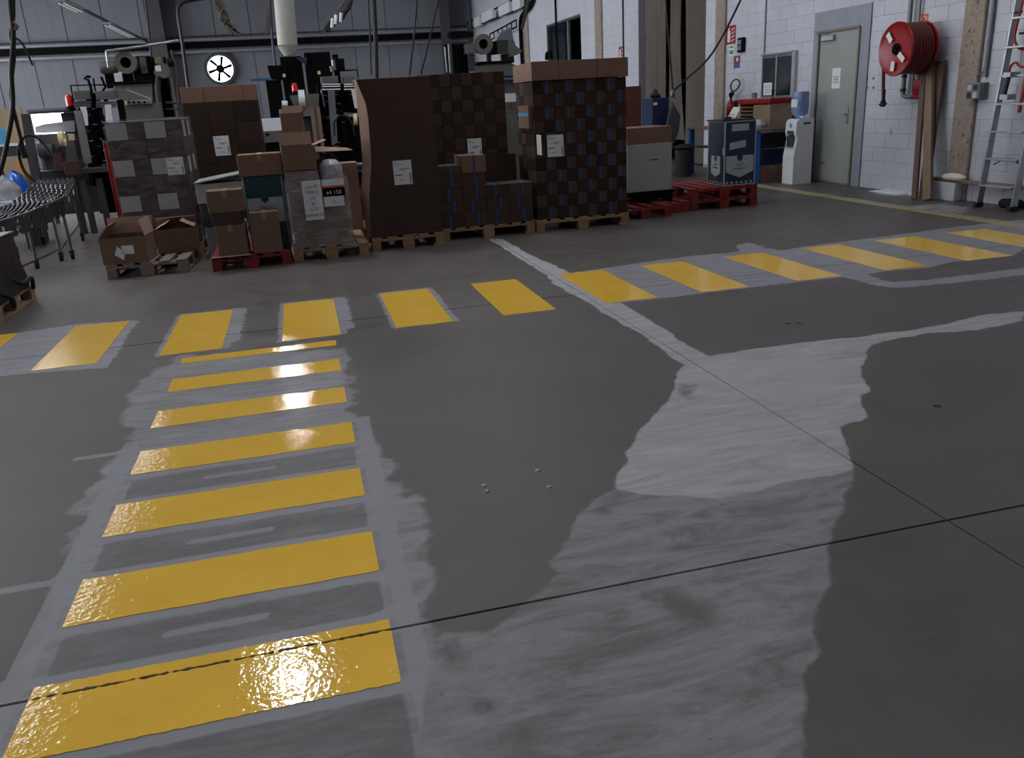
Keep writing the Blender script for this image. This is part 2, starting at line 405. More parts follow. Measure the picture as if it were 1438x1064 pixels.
POLY['cross'].append(W2([(783,386),(900,369),(965,360),(1040,353),(1033,345),(1050,340),(1095,352),(1150,343),(1235,333),(1330,320),(1438,308),(1600,290),(1600,330),(1438,350),(1420,360),(1340,367),(1302,376),(1250,380),(1190,388),(1050,404),(985,412),(918,420),(858,427)]))
POLY['cross'].append(W2([(1185,378),(1215,385),(1250,396),(1300,393),(1380,383),(1438,376),(1500,370),(1500,380),(1438,386),(1340,397),(1260,404),(1235,402),(1180,388)]))
POLY['stain'] += [W2([(900,835),(940,828),(1000,850),(1005,880),(960,872),(930,850)]), W2([(620,905),(640,900),(650,925),(630,930)]), W2([(660,985),(700,985),(690,1000),(662,998)]), W2([(730,1020),(750,1025),(740,1055),(700,1045)]), W2([(950,540),(975,538),(968,560),(955,556)]), W2([(870,690),(880,695),(850,722),(836,718)])]
POLY['chalk'] += [W2([(1225,270),(1250,268),(1300,272),(1300,275),(1240,275)]), W2([(1270,290),(1320,286),(1360,291),(1352,299),(1300,296)]), W2([(965,520),(1120,500),(1180,520),(1170,560),(1060,560)])]
POLY['chalk'].append(rect(7.33, 7.42, 3, 12.9)); POLY['wornyellow'].append(rect(7.19, 7.33, 3, 12.9))
def sdf(P, polys):
    out = np.full(len(P), 9.0)
    for poly in polys:
        V = np.array(poly); n = len(V); d = np.full(len(P), 1e9); ins = np.zeros(len(P), bool)
        for i in range(n):
            a = V[i]; b = V[(i+1) % n]; e = b-a; q = P-a
            t = np.clip((q@e)/max(e@e, 1e-12), 0, 1); r = q-np.outer(t, e); d = np.minimum(d, (r*r).sum(1))
            c1 = (P[:, 1] >= a[1]) != (P[:, 1] >= b[1])
            with np.errstate(divide='ignore', invalid='ignore'):
                xi = a[0]+(P[:, 1]-a[1])*(b[0]-a[0])/(b[1]-a[1] if b[1] != a[1] else 1e-12)
            ins ^= c1 & (P[:, 0] < xi)
        d = np.sqrt(d); d[ins] *= -1; out = np.minimum(out, d)
    return out
fb = MB().box(XL-.3, 14.5, YF-.3, YB+.3, -.30, -.025)
floor = struct('floor', fb, mat('joint_black', '12100f', .9))
JX = [XL, -6.0, 2.14, 10.3, 14.3]; JY = [YF, -1.88, 2.25, 6.38, 10.51, 14.64, 18.77, 22.9, 27.0, 31.2, 35.3, YB]
JW = .005
for i in range(len(JX)-1):
    for j in range(len(JY)-1):
        x0, x1, y0, y1 = JX[i]+.0035, JX[i+1]-.0035, JY[j]+.006, JY[j+1]-.006
        det = x1 > -4.2 and y0 < 13 and y1 > 1 and x0 < 8.5
        h = .03 if (det and y0 < 5) else (.045 if det else 2.2)
        ax = np.linspace(x0, x1, max(2, int((x1-x0)/h)+1)); ay = np.linspace(y0, y1, max(2, int((y1-y0)/h)+1))
        if det and y0 < 1: ay = np.concatenate([[y0], np.arange(1.2, y1, h), [y1]])
        gx, gy = np.meshgrid(ax, ay); nx, ny = len(ax), len(ay)
        top = np.stack([gx.ravel(), gy.ravel(), np.zeros(nx*ny)], 1)
        idx = np.arange(nx*ny).reshape(ny, nx)
        q = np.stack([idx[:-1, :-1], idx[:-1, 1:], idx[1:, 1:], idx[1:, :-1]], -1).reshape(-1, 4)
        per = np.concatenate([idx[0, :], idx[1:, -1], idx[-1, -2::-1], idx[-2:0:-1, 0]])
        low = top[per].copy(); low[:, 2] = -.024; k = len(top); m_ = len(per)
        side = [(int(per[a]), k+a, k+(a+1) % m_, int(per[(a+1) % m_])) for a in range(m_)]
        me = bpy.data.meshes.new('slab')
        V = np.concatenate([top, low])
        me.from_pydata(V.tolist(), [], q.tolist()+side); me.materials.append(FLOORM)
        for nm, polys in POLY.items():
            at = me.attributes.new(nm, 'FLOAT', 'POINT')
            at.data.foreach_set('value', (sdf(V[:, :2], polys) if det else np.full(len(V), 9.0)).astype(np.float32))
        o = bpy.data.objects.new('slab', me); COL.objects.link(o); o.parent = floor

# yellow stripes: irregular painted film 2 mm thick
def stripe_mesh(x0, x1, y0, y1, jit=.004, n=26, split=None):
    mb = MB()
    def strip(ya, yb, ja, jb):
        rnd = random.Random(int((x0+ya)*1000)); m_ = len(ja); vs = []
        for i in range(m_):
            x = x0+(x1-x0)*i/(m_-1)+(rnd.uniform(-jit, jit)*.5 if i in (0, m_-1) else 0)
            for y, z in ((ya+ja[i], -.001), (ya+ja[i], .002), (yb+jb[i], .002), (yb+jb[i], -.001)): vs.append((x, y, z))
        fs = [(0, 1, 2, 3), tuple((m_-1)*4+k for k in (3, 2, 1, 0))]
        for i in range(m_-1):
            for k in range(4): fs.append((i*4+k, (i+1)*4+k, (i+1)*4+(k+1) % 4, i*4+(k+1) % 4))
        mb.add(vs, fs)
    r = random.Random(int(y0*77+x0*31)); J = lambda s=jit: [r.uniform(-s, s)*.6 for _ in range(n)]
    if split is None: strip(y0, y1, J(), J())
    else:
        n = 90; J = lambda s=jit: [r.uniform(-s, s)*.6 for _ in range(n)]
        g = [max(-.0005, r.gauss(.0055, .0018)) if r.random() > .06 else -.0005 for _ in range(n)]; c0 = [r.gauss(0, .0008) for _ in range(n)]
        strip(y0, split, J(), [c-a for c, a in zip(c0, g)]); strip(split, y1, [c+a for c, a in zip(c0, g)], J())
    return mb
LN = ['yellow floor stripe nearest the camera, split by a black slab joint', 'second nearest long yellow stripe of the ladder on the left', 'third nearest long yellow stripe of the ladder on the left',
      'fourth long yellow ladder stripe, counted from the camera', 'fifth long yellow ladder stripe, with a bright lamp glare at right', 'sixth long yellow ladder stripe, brightest lamp glare, next to the thin one', 'thinnest long yellow stripe where the ladder meets the crossing']
for (a, b), lb in zip(LAD, LN):
    single('painted_stripe', lb, 'floor marking', stripe_mesh(SX0, SX1, a, b, split=2.25 if a < 2 else None), YELP, 'yellow ladder stripes on the floor')
CN = ['sliver of short yellow crossing stripe cut by the left frame edge', 'short yellow crossing stripe leftmost of the fully visible ones', 'short yellow crossing stripe above the left end of the ladder', 'short yellow crossing stripe above the right end of the ladder',
      'short yellow crossing stripe with white rough border, alone right of the ladder', 'short yellow crossing stripe just left of the diagonal slab joint', 'short yellow crossing stripe just right of the diagonal slab joint',
      'second short yellow crossing stripe right of the slab joint, shiny patch', 'third yellow crossing stripe right of the slab joint', 'fourth yellow crossing stripe right of the slab joint', 'fifth yellow crossing stripe right of the slab joint', 'yellow crossing stripe at the right frame edge']
for x, lb in zip(CRW, CN):
    single('crossing_stripe', lb, 'floor marking', stripe_mesh(x, x+(.42 if x < 5 else .47), CY0, CY1, n=4, jit=.01), YELP, 'yellow crossing stripes on the floor')

# ================================================================= RIGHT WALL
DOORZ = (11.26, 12.66, 0, 2.6); GATE = (16.47, 19.96, 0, 5.2); HOLE = (24.2, 27.6, 2.45, 3.78)
wr = MB()
def wall_cut(mb, x0, x1, ya, yb, za, zb, cuts):
    ys = sorted({ya, yb}|{c for q in cuts for c in q[:2]}); zs = sorted({za, zb}|{c for q in cuts for c in q[2:]})
    for i in range(len(ys)-1):
        for k in range(len(zs)-1):
            cy, cz = (ys[i]+ys[i+1])/2, (zs[k]+zs[k+1])/2
            if any(q[0] < cy < q[1] and q[2] < cz < q[3] for q in cuts): continue
            mb.box(x0, x1, ys[i], ys[i+1], zs[k], zs[k+1])
wall_cut(wr, XW+.004, XW+.22, YF, YB, 0, ZC, [GATE, HOLE])
wall_right = struct('wall_right', wr, MORT)
cuts = [DOORZ, GATE, HOLE]
near = []; far = MB()
for r_ in range(35):
    z0 = r_*.2; off = .25*(r_ % 2); y = 4.0+off
    while y < YB:
        ya, yb, za, zb = y+.0025, min(y+.4975, YB), z0+.0025, min(z0+.1975, ZC); y += .5
        bad = False
        for c in cuts:
            if zb > c[2]+.02 and za < c[3]-.02:
                if ya >= c[0]-.02 and yb <= c[1]+.02: bad = True
                elif ya < c[0] < yb: yb = c[0]-.004
                elif ya < c[1] < yb: ya = c[1]+.004
                if za < c[3] < zb and not bad and yb > c[0] and ya < c[1]: za = c[3]+.002
        if bad or yb-ya < .03 or zb-za < .02: continue
        if 7.4 < ya < 16.4 and z0 < 3.3: near.append((ya, yb, za, zb))
        else: far.box(XW, XW+.03, ya, yb, za, zb)
near.sort(key=lambda q: q[0]+q[2]*.4)
for i, (ya, yb, za, zb) in enumerate(near):
    if i >= 298: far.box(XW, XW+.03, ya, yb, za, zb); continue
    dx = random.uniform(-.0012, .0012)
    obj('block', MB().cbox(XW+dx, XW+.03, ya, yb, za, zb, .003), WALLP, wall_right)
struct('block_field', far, WALLP, wall_right)['kind'] = 'stuff'
# concrete pillars set in the wall
for nm, (a, b), lb in (('pillar', (9.08, 9.42), 'rough bare concrete pillar beside the double socket box'), ('pillar', (15.59, 15.97), 'narrow bare concrete pillar beside the fire extinguisher'),
                   ('pillar', (22.4, 22.9), 'thin bare concrete pillar right of the upper wall opening'), ('pillar', (29.7, 30.2), 'thin bare concrete pillar near the far corner')):
    mb = MB(); n = 14
    for k in range(1): mb.cbox(XW-.05, XW+.02, a, b, .0, ZC-.01, .012)
    o = struct('trim_pillar', mb, CONC); o.name = 'trim_%d' % (1+len([q for q in bpy.data.objects if q.name.startswith('trim_') and q.name[5:].isdigit()])); o['label'] = lb
# back wall made of upright sheet panels
bw = MB(); FANC = wy(310, 97, YB); WINA = wy(43, 158, YB); WINB = wy(96, 186, YB)
bw.box(XL, 14.5, YB+.05, YB+.25, 0, ZC)
wall_back = struct('wall_back', bw, DARKW)
x = XL
while x < XW:
    x2 = min(x+1.42, XW)
    for za, zb in ((.0, 4.2), (4.22, ZC)):
        mb = MB().cbox(x+.012, x2-.012, YB, YB+.045, za, zb, .006)
        for k in (1, 2): mb.box(x+(x2-x)*k/3-.01, x+(x2-x)*k/3+.01, YB-.006, YB+.001, za+.02, zb-.02)
        obj('panel', mb, PANEL, wall_back)
    x = x2
struct('wall_left', MB().box(XL-.2, XL, YF, YB, 0, ZC), DARKW)
struct('wall_front', MB().box(XL-.2, 14.5, YF-.2, YF, 0, ZC), DARKW)
struct('ceiling', MB().box(XL-.2, 14.5, YF-.2, YB+.25, ZC, ZC+.2), CEIL)
# annex behind the gate and the upper opening
an = MB(); an.box(14.3, 14.5, YF, YB, 0, ZC)
struct('wall_annex', an, DARKW)
# ceiling lights
def skylight(name, x0, x1, y0, y1, m, lb, cat='skylight', z=ZC):
    t = thing(name, lb, cat, ((x0+x1)/2, (y0+y1)/2, z-.08))
    obj('diffuser', MB().box(x0+.03, x1-.03, y0+.03, y1-.03, z-.06, z-.03), m, t)
    f = MB(); f.box(x0, x0+.03, y0, y1, z-.08, z-.001); f.box(x1-.03, x1, y0, y1, z-.08, z-.001); f.box(x0+.03, x1-.03, y0, y0+.03, z-.08, z-.001); f.box(x0+.03, x1-.03, y1-.03, y1, z-.08, z-.001)
    obj('frame', f, PIPE, t)
ORD = ('first', 'second', 'third', 'fourth', 'fifth', 'sixth', 'seventh')
for k, y in enumerate((11.4, 15.2, 19.4, 23.6)): skylight('strip_lamp', -5.62, -5.38, y, y+3.2, STRIPM, 'long strip lamp in the left roof row, %s from the front' % ORD[k], 'ceiling lamp')
for y, n in ((11.2, 'nearest'), (26.3, 'middle'), (28.2, 'farthest')): skylight('ceiling_lamp', -1.42, -.9, y+.05, y+.55, LAMPM, 'square roof lamp above the machines, %s one' % n, 'ceiling lamp')
for k, y in enumerate((-3.5, 6.6, 13.5, 20, 27, 33)): skylight('skylight', 3.4, 4.8, y, y+3.4, ROOFFILLM, 'added roof skylight in the right row, %s from the front' % ORD[k])  # glowing roof panels added for broad soft fill
for k, y in enumerate((-2.5,)): skylight('skylight', -1.4, .4, y, y+4.6, ROOFFILLM, 'added roof skylight in the middle behind the viewer')  # panel added behind the viewer to brighten the near floor
for k, y in enumerate((8.4,)): skylight('skylight', .9, 2.6, y, y+4.6, ROOFFILLM, 'added roof skylight in the middle above the crossing')  # added panel, placed to light floor and tops but spare the fronts
for k, y in enumerate((-2.5, 5.0, 13.5, 20, 27)): skylight('skylight', -9.8, -8.4, y, y+4.2, ROOFFILLM, 'added roof skylight in the far left row, %s from the front' % ORD[k])  # added row of panels that gives light from the left
for k, y in enumerate((7.0, 13.0, 19.0, 25.0, 31.0)):  # unseen windows, added to light the left-hand faces
    o = struct('window_%d' % (k+3), MB().box(XL+.002, XL+.03, y, y+5, 1.6, 5.6), LEFTFILLM)

exec_parts = True
# ================================================================= WALL FITTINGS
def wbox(mb, ya, yb, za, zb, d0, d1, c=.003): return mb.cbox(XW-d1, XW-d0, ya, yb, za, zb, c)
# door 1
ds = MB(); e0, e1 = 11.48, 12.50
wbox(ds, 11.26, e0, 0, 2.6, 0, .02); wbox(ds, e1, 12.66, 0, 2.6, 0, .02); wbox(ds, e0, e1, 2.30, 2.6, 0, .02)
dsur = struct('door_1', ds, DFRAME)
leaf = obj('door_leaf', wbox(MB(), e0+.02, e1-.02, .012, 2.28, -.005, .012), DOORP, dsur)
fr = MB(); wbox(fr, e0-.02, e0+.018, 0, 2.3, .0, .04); wbox(fr, e1-.018, e1+.02, 0, 2.3, 0, .04); wbox(fr, e0+.018, e1-.018, 2.282, 2.32, 0, .04)
obj('door_frame', fr, mat('door_frame_brown', '6b6257', .5), dsur)
h = MB(); wbox(h, 11.63, 11.67, .93, 1.16, .013, .03); h.cyl((XW-.03, 11.65, 1.07), (XW-.075, 11.65, 1.07), .011); h.cyl((XW-.07, 11.64, 1.07), (XW-.07, 11.80, 1.075), .010)
obj('door_handle', h, ALU, leaf, True, 'aluminium lever handle')
cl = MB(); wbox(cl, 12.08, 12.40, 2.16, 2.24, .014, .07, .01); cl.tube([(XW-.06, 12.20, 2.25), (XW-.2, 12.30, 2.27), (XW-.05, 12.62, 2.33)], .008)
obj('door_closer', cl, ALU, leaf)
obj('scuff_mark', wbox(MB(), 12.15, 12.32, .30, .32, .0125, .0135, .0002), RED, leaf); obj('kick_strip', wbox(MB(), e0+.03, e1-.03, .015, .05, .0125, .016, .0005), ALU, leaf)
for i_ in range(2):
    for j_ in range(2): a = wx(1218+9*i_, 110+13*j_, XW); single('wall_bolt', '%s bolt of the four by the hose reel nozzle' % (('upper left', 'upper right'), ('lower left', 'lower right'))[j_][i_], 'bolt', MB().cyl((XW-.012, a.y, a.z), (XW-.0005, a.y, a.z), .018, 10), PIPE, 'four bolts in the wall')
ps = thing('paper_notice', 'white paper notice taped to the grey door', 'notice', (XW-.013, 12.0, 1.45))
obj('sheet', wbox(MB(), 11.90, 12.11, 1.45, 1.75, .0125, .014, .0003), PAPER, ps)
for i, s in enumerate(('MERCI DE', 'FERMER', 'LA PORTE')): text(s, .035, PRINT, ps, TX(XW-.0155, 12.005, 1.61-.04*i))
struct('baseboard_right', wbox(MB(), 12.70, 16.4, 0, .06, .0, .012), MORT)
# window 1: dark sliding hatch
wa, wb = 13.2, 14.22
wn = struct('window_1', wbox(MB(), wa, wb, 1.33, 2.06, .0, .02), PIPE)
for ya, yb in ((wa+.05, 13.70), (13.74, wb-.05)): obj('pane', wbox(MB(), ya, yb, 1.38, 2.01, .021, .026), DGLASS, wn)
f = MB(); wbox(f, wa-.09, wa+.0, 1.30, 2.08, .0, .06); wbox(f, wa, wb, 2.06, 2.09, 0, .06); wbox(f, wa, wb, 1.28, 1.33, 0, .06); wbox(f, 13.7, 13.74, 1.33, 2.06, .02, .035)
obj('window_frame', f, ALU, wn)
pn = thing('pinned_paper', 'small white paper stuck on the dark hatch glass', 'notice', (XW-.03, 13.95, 1.38))
obj('sheet', wbox(MB(), 13.84, 14.12, 1.39, 1.60, .0275, .029, .0003), PAPER, pn)
l = MB()
for k in range(5): wbox(l, 13.88, 14.08, 1.43+k*.03, 1.436+k*.03, .0295, .0302, .0001)
obj('print', l, PRINT, pn)
# safety signs
def sign(px0, py0, px1, py1, m, lb, draw):
    a = wx(px0, py0, XW); b = wx(px1, py1, XW)
    t = thing('safety_sign', lb, 'sign', (XW-.001, (a.y+b.y)/2, b.z))
    obj('plate', wbox(MB(), b.y, a.y, b.z, a.z, .0015, .006, .0005), m, t)
    draw(t, a, b); return t
def d1(t, a, b):
    H = a.z-b.z; Wd = a.y-b.y; g = MB()
    wbox(g, a.y-Wd*.42, a.y-Wd*.12, b.z+H*.12, b.z+H*.72, .0065, .008, .0004); wbox(g, a.y-Wd*.35, a.y-Wd*.2, b.z+H*.72, b.z+H*.88, .0065, .008, .0004)
    for k in range(4): g.sheet([(XW-.008, a.y-Wd*.55, b.z+H*(.12+.2*k)), (XW-.008, a.y-Wd*.9, b.z+H*(.22+.2*k)), (XW-.008, a.y-Wd*.9, b.z+H*(.27+.2*k)), (XW-.008, a.y-Wd*.55, b.z+H*(.19+.2*k))], .001)
    obj('symbol', g, WHITE, t)
sign(1021, 37, 1033, 61, RED, 'red extinguisher sign beside the narrow pillar', d1)
def d2(t, a, b):
    g = MB(); wbox(g, b.y+.02, a.y-.02, b.z+.01, b.z+(a.z-b.z)*.45, .0065, .008, .0004); obj('symbol', g, BLUE, t)
    g = MB(); wbox(g, b.y+.06, a.y-.1, b.z+(a.z-b.z)*.55, a.z-.03, .0065, .008, .0004); obj('mark', g, WHITE, t)
sign(1031, 79, 1039, 95, RED, 'small red and blue sign under the alarm sounder', d2)
def d3(t, a, b):
    g = MB(); H = a.z-b.z; Wd = a.y-b.y
    g.ring((XW-.0065, a.y-Wd*.6, b.z+H*.5), (XW-.008, a.y-Wd*.6, b.z+H*.5), .05, .03, 16); wbox(g, a.y-Wd*.25, a.y-Wd*.1, b.z+H*.1, b.z+H*.9, .0065, .008, .0004)
    for k in range(3): wbox(g, b.y+.01, b.y+Wd*.3, b.z+H*(.15+.25*k), b.z+H*(.25+.25*k), .0065, .008, .0004)
    obj('symbol', g, CREAM, t)
sign(1291, 21, 1303, 34, ORANGE, 'orange hose reel sign above the red reel', d3)
def d4(t, a, b):
    g = MB(); H = a.z-b.z; Wd = a.y-b.y; wbox(g, a.y-Wd*.4, a.y-Wd*.15, b.z+H*.1, b.z+H*.8, .0065, .01, .0004)
    for k in range(3): wbox(g, b.y+Wd*.1, b.y+Wd*.4, b.z+H*(.15+.28*k), b.z+H*(.3+.28*k), .0065, .01, .0004)
    obj('symbol', g, WHITE, t)
sign(869, 66, 877, 84, RED, 'red sign on the far white wall left of the gate', d4)
def d5(t, a, b):
    g = MB(); wbox(g, b.y+.03, a.y-.03, b.z+.03, b.z+.10, .0065, .008, .0004); wbox(g, b.y+.03, a.y-.03, b.z+.14, a.z-.03, .0065, .008, .0004); obj('symbol', g, GREENL, t)
sign(1024, 63, 1031, 78, PAPER, 'small pale sign under the red extinguisher sign', d5)
# alarm sounder
a = wx(1043, 63, XW); t = thing('alarm_sounder', 'black alarm sounder on the white wall', 'alarm', (XW, a.y, a.z-.1))
b = MB(); wbox(b, a.y-.12, a.y+.12, a.z-.13, a.z+.13, .001, .06, .02); obj('housing', b, BLACK, t)
b = MB(); wbox(b, a.y-.05, a.y+.09, a.z+.01, a.z+.09, .061, .066); wbox(b, a.y-.05, a.y+.09, a.z-.09, a.z-.01, .061, .066); obj('lens', b, PIPE, t)
# grey switch
a = wx(1061, 143, XW); t = thing('wall_switch', 'grey wall switch above the slanted paper', 'switch', (XW, a.y, a.z-.08))
b = MB(); wbox(b, a.y-.05, a.y+.07, a.z-.14, a.z+.16, .001, .05, .008); obj('box', b, PIPE, t)
b = MB(); wbox(b, a.y+.0, a.y+.14, a.z-.12, a.z-.0, .051, .09, .008); obj('knob', b, PIPE, t)
# conduit and socket
c = MB(); yb_ = 8.98; c.tube([(XW-.03, yb_, 1.50), (XW-.03, yb_, 6.9)], .025, 10); c.tube([(XW-.03, 9.10, 1.44), (XW-.04, 9.09, 1.52), (XW-.035, 9.0, 1.57)], .012, 8, 4)
t = thing('socket_box', 'grey double wall socket at the foot of a conduit, right of the rough pillar', 'socket', (XW, 9.04, 1.2))
obj('conduit', c, PIPE, t, True)
b = MB(); wbox(b, 8.93, 9.15, 1.25, 1.44, .052, .13, .008); b.box(XW-.053, XW-.001, 8.93, 9.07, 1.25, 1.44); obj('case', b, PIPE, t)
for i in range(2):
    for j in range(2):
        b = MB(); yy = 8.965+.095*i; zz = 1.265+.09*j; wbox(b, yy, yy+.065, zz, zz+.065, .131, .136); obj('cover', b, DSTEEL if (i+j) % 2 else ALU, t)
# thin conduits down the wall
for py, lb in ((1076, 'thin white conduit beside the narrow pillar'),):
    a = wx(1077, 0, XW); single('conduit', lb, 'pipe', MB().tube([(XW-.015, a.y, 2.1), (XW-.015, a.y, 6.9)], .012, 8), PIPE, smooth=True)
a = wx(881, 50, XW); single('conduit', 'dark thin conduit left of the gate', 'pipe', MB().tube([(XW-.02, 20.9, .5), (XW-.02, 20.9, 6.9)], .02, 8), DSTEEL, smooth=True)

# hose reel
C = wx(1257, 69, 7.75); cy, cz = C.y, C.z
t = thing('fire_hose_reel', 'red fire hose reel mounted on the white wall', 'hose reel', (XW, cy, cz-.33))
b = MB().lathe([(.0, 0), (.05, .0), (.06, .02), (.25, .012), (.30, 0), (.325, -.012), (.335, 0), (.335, .015), (.30, .02), (.0, .02)], (7.76, cy, cz), 40, 'x'); obj('front_disc', b, RED, t, True)
b = MB().lathe([(.0, 0), (.335, .0), (.335, .015), (0, .015)], (8.12, cy, cz), 40, 'x'); obj('rear_disc', b, RED, t, True)
b = MB()
for k in range(7): 
    x = 7.805+k*.046
    pts = [(x, cy+.295*math.cos(q*math.pi/16), cz+.295*math.sin(q*math.pi/16)) for q in range(33)]; b.tube(pts, .024, 8)
obj('hose', b, REDD, t, True, 'dark red wound hose')
b = MB(); b.cyl((7.78, cy, cz), (8.12, cy, cz), .27, 28); b.cyl((8.13, cy, cz), (8.299, cy, cz), .05, 16); obj('drum', b, REDD, t, True)
b = MB(); b.lathe([(.075, 0), (.07, -.012), (.045, -.014), (.04, -.03), (.0, -.03)], (7.765, cy, cz), 20, 'x'); obj('hub', b, BLACK, t, True)
for ang, r0, r1 in ((130, .13, .26), (-38, .10, .24), (-95, .15, .27)):
    a_ = math.radians(ang); u = Vector((0, -math.cos(a_), math.sin(a_))); w_ = Vector((0, u.z, -u.y))*.035; o_ = Vector((7.745, cy, cz))
    obj('sticker', MB().sheet([o_+u*r0-w_, o_+u*r1-w_, o_+u*r1+w_, o_+u*r0+w_], .002), PAPER, t)
b = MB(); b.tube([(7.80, cy+.27, cz-.12), (7.83, cy+.28, cz-.45), (7.84, cy+.27, cz-.62)], .022, 10, 4); obj('hose_end', b, REDD, t, True)
b = MB(); b.cyl((7.84, cy+.27, cz-.50), (7.84, cy+.27, cz-.66), .024, 12); b.cyl((7.84, cy+.27, cz-.64), (7.84, cy+.27, cz-.72), .035, 10); b.cyl((7.84, cy+.20, cz-.68), (7.84, cy+.34, cz-.69), .014, 8); obj('nozzle', b, DSTEEL, t, True)
# feed pipe with elbow, red valve
P1 = wx(1268, 130, XW-.08); py_ = P1.y
t = thing('feed_pipe', 'grey steel pipe with elbow feeding the hose reel', 'pipe', (XW-.08, py_, 1.2))
zb_ = wx(1270, 136, XW-.08).z
b = MB(); b.tube([(XW-.08, py_, 6.9), (XW-.08, py_, zb_+.06), (XW-.08, py_-.02, zb_+.015), (XW-.08, py_-.07, zb_), (XW-.08, py_-.2, zb_)], .03, 12); b.tube([(XW-.05, py_-.14, 6.9), (XW-.05, py_-.14, zb_+.05)], .018, 8); obj('pipe', b, PIPE, t, True)
b = MB()
for zz in (zb_+.25, zb_+.07): b.cyl((XW-.08, py_, zz), (XW-.08, py_, zz+.04), .038, 12)
obj('coupling', b, DSTEEL, t, True)
b = MB(); b.cyl((XW-.08, py_-.2, zb_), (XW-.08, py_-.42, zb_), .035, 12); b.cbox(XW-.16, XW-.02, py_-.46, py_-.28, zb_+.03, zb_+.22, .01); b.tube([(XW-.1, py_-.35, zb_+.22), (XW-.12, py_-.33, zb_+.34), (XW-.14, py_-.42, zb_+.42)], .025, 8, 4)
obj('valve', b, RED, t, True, 'red valve block')
# planks leaning on the wall
spec = [(1287, 280, 1302, 96, .035, .09, BOARD, 'outermost left brown plank leaning on the wall'), (1300, 282, 1307, 92, .03, .14, BOARDL, 'wide tan plank leaning in the middle of the bundle'), (1307, 281, 1311, 92, .03, .10, BOARD, 'brown plank standing behind the wide tan plank'),
        (1316, 280, 1309, 90, .03, .05, BOARDL, 'thin tan batten leaning across the plank bundle'), (1313, 277, 1320, 96, .03, .16, BOARD, 'dark brown board at the right of the plank bundle')]
for i, (bx, by, tx, ty, th, wd, m, lb) in enumerate(spec):
    p0 = fl(bx, by); top = wx(tx, ty, XW-.06-.0*i); p1 = Vector((XW-.05-.028*(4-i)*.5, top.y, top.z+.02*i))
    p0 = Vector((XW-.24-.04*(4-i), p0.y, .003))
    d = (p1-p0).normalized(); yv = Vector((0, 1, 0)); yv = (yv-d*yv.dot(d)).normalized(); xv = yv.cross(d)
    M = Matrix(((xv.x, yv.x, d.x, p0.x), (xv.y, yv.y, d.y, p0.y), (xv.z, yv.z, d.z, p0.z+.01), (0, 0, 0, 1)))
    single('plank', lb, 'plank', MB().cbox(-th/2, th/2, -wd/2, wd/2, 0, (p1-p0).length, .003, M), m, 'planks leaning on the wall')
single('skirting_plank', 'long tan plank lying along the foot of the wall behind the ladder', 'plank', MB().cbox(XW-.14, XW-.055, 7.8, 9.62, .23, .27, .004), BOARDL)
single('plank_support', 'low white block carrying the long plank at the pillar foot', 'block', MB().cbox(XW-.18, XW-.055, 9.1, 9.55, .0, .228, .01), WALLP)
single('plank_support', 'low block under the long plank behind the ladder', 'block', MB().cbox(XW-.18, XW-.055, 7.85, 7.98, .0, .228, .01), WALLP)
m_ = MB(); m_.lathe([(.0, 0), (.17, 0), (.19, .03), (.14, .06), (.06, .075), (0, .078)], (XW-.21, 9.2, 0), 20)
m_.v = [(XW-.12+(v[0]-XW+.21)*.4, 9.2+(v[1]-9.2)*1.1, .272+v[2]) for v in m_.v]
single('foam_pad', 'crumpled white foam pad lying on the long plank', 'foam', m_, FOAM, smooth=True)
# scraps on the floor
def scrap(px, py, sx, sy, m, lb, h=.03, seed=1):
    r = random.Random(seed); c = fl(px, py); mb = MB(); n = 9; vs = []; 
    for j in range(n):
        for i in range(n):
            e = min(i, j, n-1-i, n-1-j); vs.append((c.x+sx*(i/(n-1)-.5)*(1+r.uniform(-.1, .1)), c.y+sy*(j/(n-1)-.5)*(1+r.uniform(-.1, .1)), .003+(0 if e == 0 else r.uniform(0, h))))
    k = len(vs); vs += [(v[0], v[1], v[2]-.002) for v in vs]
    fs = [(j*n+i, j*n+i+1, (j+1)*n+i+1, (j+1)*n+i) for j in range(n-1) for i in range(n-1)]; fs += [tuple(q+k for q in reversed(f)) for f in fs]
    per = [i for i in range(n)]+[j*n+n-1 for j in range(1, n)]+[(n-1)*n+i for i in range(n-2, -1, -1)]+[j*n for j in range(n-2, 0, -1)]
    fs += [(per[a], per[(a+1) % len(per)], per[(a+1) % len(per)]+k, per[a]+k) for a in range(len(per))]
    mb.add(vs, fs); return single('plastic_sheet', lb, 'litter', mb, m)
scrap(1250, 270, .28, .62, PAPER, 'crumpled white plastic sheet on the floor near the door', .035, 2)
scrap(1272, 264, .18, .4, FOAM, 'pinkish crumpled wrapping left of the planks', .08, 3)
scrap(1290, 274, .16, .3, PAPER, 'flat white sheet at the foot of the planks', .01, 4)

# ladder
t = thing('step_ladder', 'aluminium step ladder leaning on the wall at the right frame edge', 'ladder', (8.08, 8.3, 0))
for yy in (8.54, 8.02):
    b = MB(); b.sheet([(7.95, yy, .02), (8.03, yy, .02), (8.24, yy, 2.5), (8.16, yy, 2.5)], .022); obj('side_rail', b, ALU, t)
    b = MB(); b.cbox(7.935, 8.045, yy-.03, yy+.035, 0, .06, .006); obj('foot', b, BLACKR, t)
for k in range(7):
    z = .27+.31*k; x = 7.95+(z/2.5)*.21
    b = MB(); b.cbox(x-.02, x+.13 if z < 1.9 else x+.07, 8.045, 8.535, z-.02, z, .004)
    for q in range(4): b.box(x-.015+q*.025, x-.008+q*.025, 8.05, 8.53, z, z+.003)
    obj('step', b, ALU, t)
b = MB(); b.tube([(8.10, 8.07, .5), (8.12, 8.3, .58), (8.10, 8.5, .5)], .01, 8, 4); obj('brace', b, STEEL, t, True)
